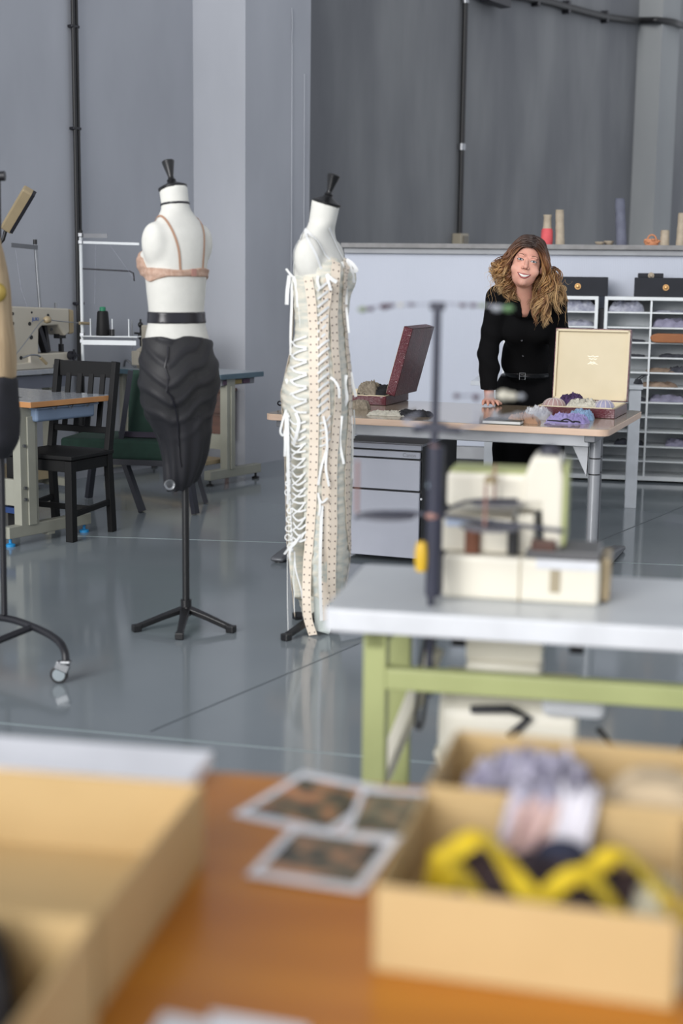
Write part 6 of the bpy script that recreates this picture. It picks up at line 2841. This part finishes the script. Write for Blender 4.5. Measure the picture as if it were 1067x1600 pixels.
for px, p0, p1, yy in [(552, 800, 716, -.01), (757, 812, 745, -.02), (763, 786, 725, .09)]:
    M().cyl((sx_(px), yy, sz_(p0)), (sx_(px), yy, sz_(p1)), .003, n=8).obj('spool_pin', m_pinkp, tro)
M().lathe([(0, 0), (.014, .002), (.015, .012), (.006, .018), (0, .018)], (sx_(760), .05, sz_(752)), 16).obj('pin_cap', m_castd, tro, smooth=60)
M().ball((0, -.012, sz_(800)), (.014, .006, .008), 10, 8).obj('copper_knob', m_pinkp, tro, smooth=60)
M().lathe([(0, 0), (.011, .003), (.0135, .02), (.0135, .045), (.010, .062), (0, .065)], (sx_(657), -.006, sz_(892)), 20).obj('yellow_grip', mat('yellow_plastic', (222, 180, 48), rough=.4), t, smooth=50)
M().tube(spline([(sx_(668), 0, -.05), (sx_(660), 0, -.12), (sx_(655), 0, -.20), (sx_(654), .0, -.255), (sx_(662), .0, -.255), (sx_(668), 0, -.20), (sx_(676), 0, -.10), (sx_(682), 0, -.05)], 5), .0045, 8).obj('cable_loop', m_blk, t, smooth=80)

# ================================================================== ORANGE TABLE in the foreground
GO = onz(508, 1218, .74)
YG = YN + .01
m_orange_w = mat('orange_wood_veneer', (194, 122, 20), rough=0.3, rgb2=(180, 108, 14), nscale=2.2, stretch=(1, 7, 1), coat=.2)
t = thing('wooden_table', 'glossy orange brown wooden table filling the bottom of the frame', 'table', (GO.x, GO.y, 0), YG)
M().prism([(-1.1, -1.0), (1.1, -1.0), (1.1, 0), (-1.1, 0)], .705, .74).obj('tabletop', m_orange_w, t, bevel=.003)
for x in (-1.02, 1.02):
    for y in (-.92, -.08):
        M().box((x, y, .352), (.06, .06, .704)).obj('leg', m_orange_w, t, bevel=.004)
for y in (-.92, -.08):
    M().box((0, y, .665), (1.98, .025, .07)).obj('apron', m_orange_w, t)


def G(px, py, z=.7405):
    return to_local(onz(px, py, z), GO, YG)


m_card = mat('kraft_card', (200, 172, 124), rough=0.75, rgb2=(194, 166, 118), nscale=5)
m_carde = mat('kraft_card_edge', (200, 146, 92), rough=0.8)


def open_box(label, loc, yaw, w, d, h, th=.004, m=None, group=None):
    t = thing('cardboard_box', label, 'box', loc, yaw, 'kraft boxes on the orange table')
    m = m or m_card
    M().box((w / 2, d / 2, .003), (w - .002, d - .002, .006)).obj('bottom', m, t)
    for nm, c, s in (('front_wall', (w / 2, th / 2, h / 2), (w, th, h)), ('back_wall', (w / 2, d - th / 2, h / 2), (w, th, h)),
                     ('left_wall', (th / 2, d / 2, h / 2), (th, d, h)), ('right_wall', (w - th / 2, d / 2, h / 2), (th, d, h))):
        M().box(c, s).obj(nm, m, t, bevel=.0012)
    return t


# near right box: measured at its rim
BZ = .74 + .088
a = onz(583, 1383, BZ)
b = onz(1062, 1440, BZ)
c = onz(683, 1232, BZ)
y1 = math.atan2(b.y - a.y, b.x - a.x)
w1 = (b - a).length
d1 = to_local(c, a, y1)
print('BOX1', a, b, c, y1, w1, d1)
BA = (a.x, a.y, .7405)
D1 = .26
open_box('open kraft box at the lower right holding yellow lace, nearest the camera', BA, y1, w1, D1, .088)
BB = to_world((.0, D1 + .004, 0), a, y1)
D2 = .21
open_box('open kraft box behind the near right box with draped lavender fabric', (BB.x, BB.y, .7405), y1, w1 + .03, D2, .095)


def b1(l):
    return to_world(l, a, y1)


m_yel = mat('yellow_lace', (216, 188, 32), rough=0.7, rgb2=(196, 166, 24), nscale=40, bump=.3, bscale=160)
m_brl = mat('dark_brown_fabric', (66, 48, 46), rough=0.9, rgb2=(38, 34, 44), nscale=14)
m_pkf = mat('pale_pink_fabric', (214, 186, 176), rough=0.85, rgb2=(190, 160, 156), nscale=26)
m_ging = mat('lavender_check_fabric', (196, 192, 206), rough=0.85, rgb2=(128, 124, 146), nscale=34)
m_navc = mat('navy_cotton', (38, 42, 62), rough=0.85)
m_khak = mat('beige_canvas', (196, 176, 146), rough=0.9, rgb2=(184, 164, 134), nscale=10)
m_whf = mat('white_cotton', (226, 222, 228), rough=0.85, rgb2=(212, 208, 216))


def heap(nm, lab, l, sx, sy, h, m, sd, cat, yaw=0, z=.748, fold=4, amp=.5):
    mm = M()
    crumple(mm, (0, 0, 0), sx, sy, h, seed=sd, fold=fold, amp=amp, nu=34, nv=24)
    o = mm.obj(nm, m, None, smooth=60)
    p = b1((l[0], l[1], z))
    place(o, (p.x, p.y, z), y1 + yaw)
    return tag(o, lab, cat)


heap('dark_fabric', 'dark brown and navy fabric heap under the yellow lace in the near right box', (w1 * .54, .12), w1 * .84, .20, .068, m_brl, 61, 'fabric', fold=5)
# yellow lace trim looping over the heap
yl = M()
for sd, (x0, x1, y0, zz_) in enumerate([(.05, .33, .09, .826), (.06, .33, .05, .818)]):
    pts = []
    nr = []
    n = 44
    for i in range(n + 1):
        u = i / n
        x = x0 + (x1 - x0) * u
        y = y0 + .022 * math.sin(u * 13 + sd * 2)
        z = zz_ - .740 - .0 + .020 * math.sin(u * 12 + sd * 1.7) - .006
        p = b1((x, y, 0))
        pts.append(Vector((p.x - BA[0], p.y - BA[1], z)))
        nr.append(Vector((math.sin(u * 11 + sd) * .9, -.6, .8)))
    yl.ribbon(pts, nr, .022, .0014)
o = yl.obj('yellow_lace_trim', m_yel, None)
place(o, (BA[0], BA[1], .740))
tag(o, 'bright yellow lace trim looping across the top of the near right box', 'lace')
heap('yellow_lace_bundle', 'small yellow lace bundle at the left end of the near right box', (.05, .12), .05, .06, .068, m_yel, 62, 'lace', amp=.6)
heap('pale_ribbon_heap', 'pale grey green ribbons at the right end of the near right box', (w1 * .93, .10), .06, .16, .07, mat('pale_ribbon', (206, 200, 176), rough=.7), 63, 'ribbon', amp=.6)

# fabrics in and over the rear box
heap('check_fabric', 'crumpled lavender checked fabric at the left of the rear right box', (.105, D1 + .11), .17, .15, .100, m_ging, 64, 'fabric', fold=6)
heap('canvas_fold', 'folded beige canvas piece at the right of the rear right box', (.265, D1 + .09), .15, .12, .100, m_khak, 65, 'fabric', fold=1.6, amp=.12)


def drape(nm, lab, m, x0, x1, pts, cat, wav=.006, solid=.003):
    """cloth hanging over the wall: pts are (y,z) in box coordinates"""
    sp_ = spline([Vector((0, p[0], p[1] * .84)) for p in pts], 6)

    def fn(u, v):
        q = sp_[min(len(sp_) - 1, int(round(v * (len(sp_) - 1))))]
        x = x0 + (x1 - x0) * u + .012 * math.sin(v * 5 + u * 2) * (v)
        nz_ = noise.noise(Vector((u * 5, v * 6, x0 * 30)))
        p = b1((x, q.y + wav * math.sin(u * 14 + v * 4) + .006 * nz_, 0))
        return (p.x - BA[0], p.y - BA[1], q.z + .004 * math.sin(u * 17) + .006 * nz_)
    o = M().sheet(fn, 26, len(sp_) - 1).obj(nm, m, None, smooth=180, solid=solid)
    place(o, (BA[0], BA[1], .740))
    return tag(o, lab, cat)


drape('check_drape', 'lavender checked cloth draped over the wall between the two right boxes', m_ging, .095, .185, [(D1 + .07, .095), (D1 + .03, .118), (D1 + .002, .123), (D1 - .016, .110), (D1 - .022, .06), (D1 - .03, .035)], 'fabric')
drape('pink_garment', 'pale pink floral garment hanging into the near right box', m_pkf, .100, .160, [(D1 - .012, .118), (D1 - .030, .105), (D1 - .036, .07), (D1 - .045, .045)], 'garment')
drape('white_garment', 'white cotton garment draped beside the pink one in the right boxes', m_whf, .150, .196, [(D1 + .03, .120), (D1 - .006, .128), (D1 - .034, .10), (D1 - .055, .07), (D1 - .06, .05)], 'garment')
o = M().ball((0, 0, 0), (.030, .022, .022), 20, 12).obj('navy_cup', m_navc, None, smooth=80)
p = b1((.165, D1 - .085, 0))
place(o, (p.x, p.y, .802), y1)
tag(o, 'navy padded cup lying below the white garment in the near right box', 'bra cup')

# left boxes
LZ = .74 + .095
a2 = onz(318, 1226, LZ)                     # far right corner of the rim
yl_ = YG
wL, dL = .42, .345
LO = to_world((-wL, -dL, 0), a2, yl_)
open_box('open kraft box at the left, empty, with a rounded far corner', (LO.x, LO.y, .7405), yl_, wL, dL, .095)
a3 = onz(150, 1437, .74 + .108)
wS, dS = .34, .24
LS = to_world((-wS, -dS, 0), a3, YG + .03)
open_box('second kraft box at the lower left corner in front of the empty one', (LS.x, LS.y, .7405), YG + .03, wS, dS, .108)
p = to_world((-.11, -.065, 0), a3, YG)
mm = M()
crumple(mm, (0, 0, 0), .12, .10, .118, seed=71, fold=3, amp=.3)
o = mm.obj('black_fabric', m_bmesh, None, smooth=60)
place(o, (p.x, p.y, .748), .2)
tag(o, 'black fabric bundle inside the lower left kraft box', 'fabric')
p = to_world((-wL + .16, -dL + .19, 0), a2, yl_)

# papers
m_pap = mat('white_paper', (238, 239, 244), rough=0.6)
c0 = onz(322, 1190, .76)
t = thing('paper_stack', 'stack of white paper lying behind the left kraft box', 'paper', to_world((-.50, -.085, .7405), c0, YG), YG)
t.location.z = .7405
M().box((.25, .06, .010), (.50, .115, .020)).obj('sheets', m_pap, t, bevel=.001)
M().box((.25, .06, .0215), (.50, .118, .002)).obj('top_sheet', m_pap, t)


def photo_mat(name, cols, seed):
    m = bpy.data.materials.new(name)
    m.use_nodes = True
    nt = m.node_tree
    b = nt.nodes['Principled BSDF']
    b.inputs['Roughness'].default_value = .25
    tc = nt.nodes.new('ShaderNodeTexCoord')
    mp = nt.nodes.new('ShaderNodeMapping')
    mp.inputs['Location'].default_value = (seed, seed * .7, 0)
    n = nt.nodes.new('ShaderNodeTexNoise')
    n.inputs['Scale'].default_value = 26
    n.inputs['Detail'].default_value = 1
    r = nt.nodes.new('ShaderNodeValToRGB')
    e = r.color_ramp.elements
    e[0].position = .35
    e[0].color = (*lin(cols[0]), 1)
    e[1].position = .62
    e[1].color = (*lin(cols[2]), 1)
    q = e.new(.48)
    q.color = (*lin(cols[1]), 1)
    nt.links.new(tc.outputs['Object'], mp.inputs[0])
    nt.links.new(mp.outputs[0], n.inputs['Vector'])
    nt.links.new(n.outputs[0], r.inputs[0])
    nt.links.new(r.outputs[0], b.inputs['Base Color'])
    return m


def print_quad(lab, cs, z, m, inset=.17):
    """white bordered photo print, corners measured on the table"""
    P = [onz(x, y, z) for x, y in cs]
    # regularise to a rectangle
    ce = sum(P, Vector((0, 0, 0))) / 4
    ux = ((P[1] - P[0]) + (P[2] - P[3])) / 2
    uy = ((P[3] - P[0]) + (P[2] - P[1])) / 2
    w, h = ux.length, uy.length
    yaw = math.atan2(ux.y, ux.x)
    t = thing('photo_print', lab, 'photo', (ce.x, ce.y, z), yaw, 'photo prints on the orange table')
    print('PRINT', w, h, yaw)
    M().box((0, 0, 0), (w, h, .0008)).obj('paper', m_pap, t)
    M().box((0, 0, .0006), (w * (1 - inset), h * (1 - inset * 1.3), .0005)).obj('picture', m, t)


print_quad('photo print with white border lying upper left on the orange table', [(352, 1272), (500, 1302), (628, 1238), (482, 1207)], .7412, photo_mat('photo_forest', ((44, 30, 26), (104, 96, 66), (190, 130, 84)), 1))
print_quad('photo print lying to the right, partly under the others on the orange table', [(500, 1306), (672, 1318), (650, 1236), (596, 1232)], .7424, photo_mat('photo_meadow', ((70, 62, 40), (120, 118, 92), (170, 132, 96)), 4))
print_quad('photo print with white border lowest of the three prints on the table', [(382, 1368), (575, 1396), (614, 1312), (458, 1290)], .7436, photo_mat('photo_stones', ((40, 34, 32), (96, 92, 74), (184, 134, 96)), 9))
for k_, (cs, lab) in enumerate([([(180, 1700), (360, 1730), (400, 1612), (255, 1582)], 'sheet of white paper at the bottom edge, left one'), ([(300, 1700), (520, 1730), (480, 1606), (330, 1580)], 'sheet of white paper at the bottom edge, right one')]):
    P = [onz(x, y, .741 + k_ * .001) for x, y in cs]
    ce = sum(P, Vector((0, 0, 0))) / 4
    mm = M()
    mm.add([p - ce for p in P] + [p - ce + Vector((0, 0, .0008)) for p in P], [(0, 1, 2, 3), (7, 6, 5, 4), (0, 4, 5, 1), (1, 5, 6, 2), (2, 6, 7, 3), (3, 7, 4, 0)])
    o = mm.obj('paper_sheet', m_pap, None)
    place(o, ce)
    tag(o, lab, 'paper')
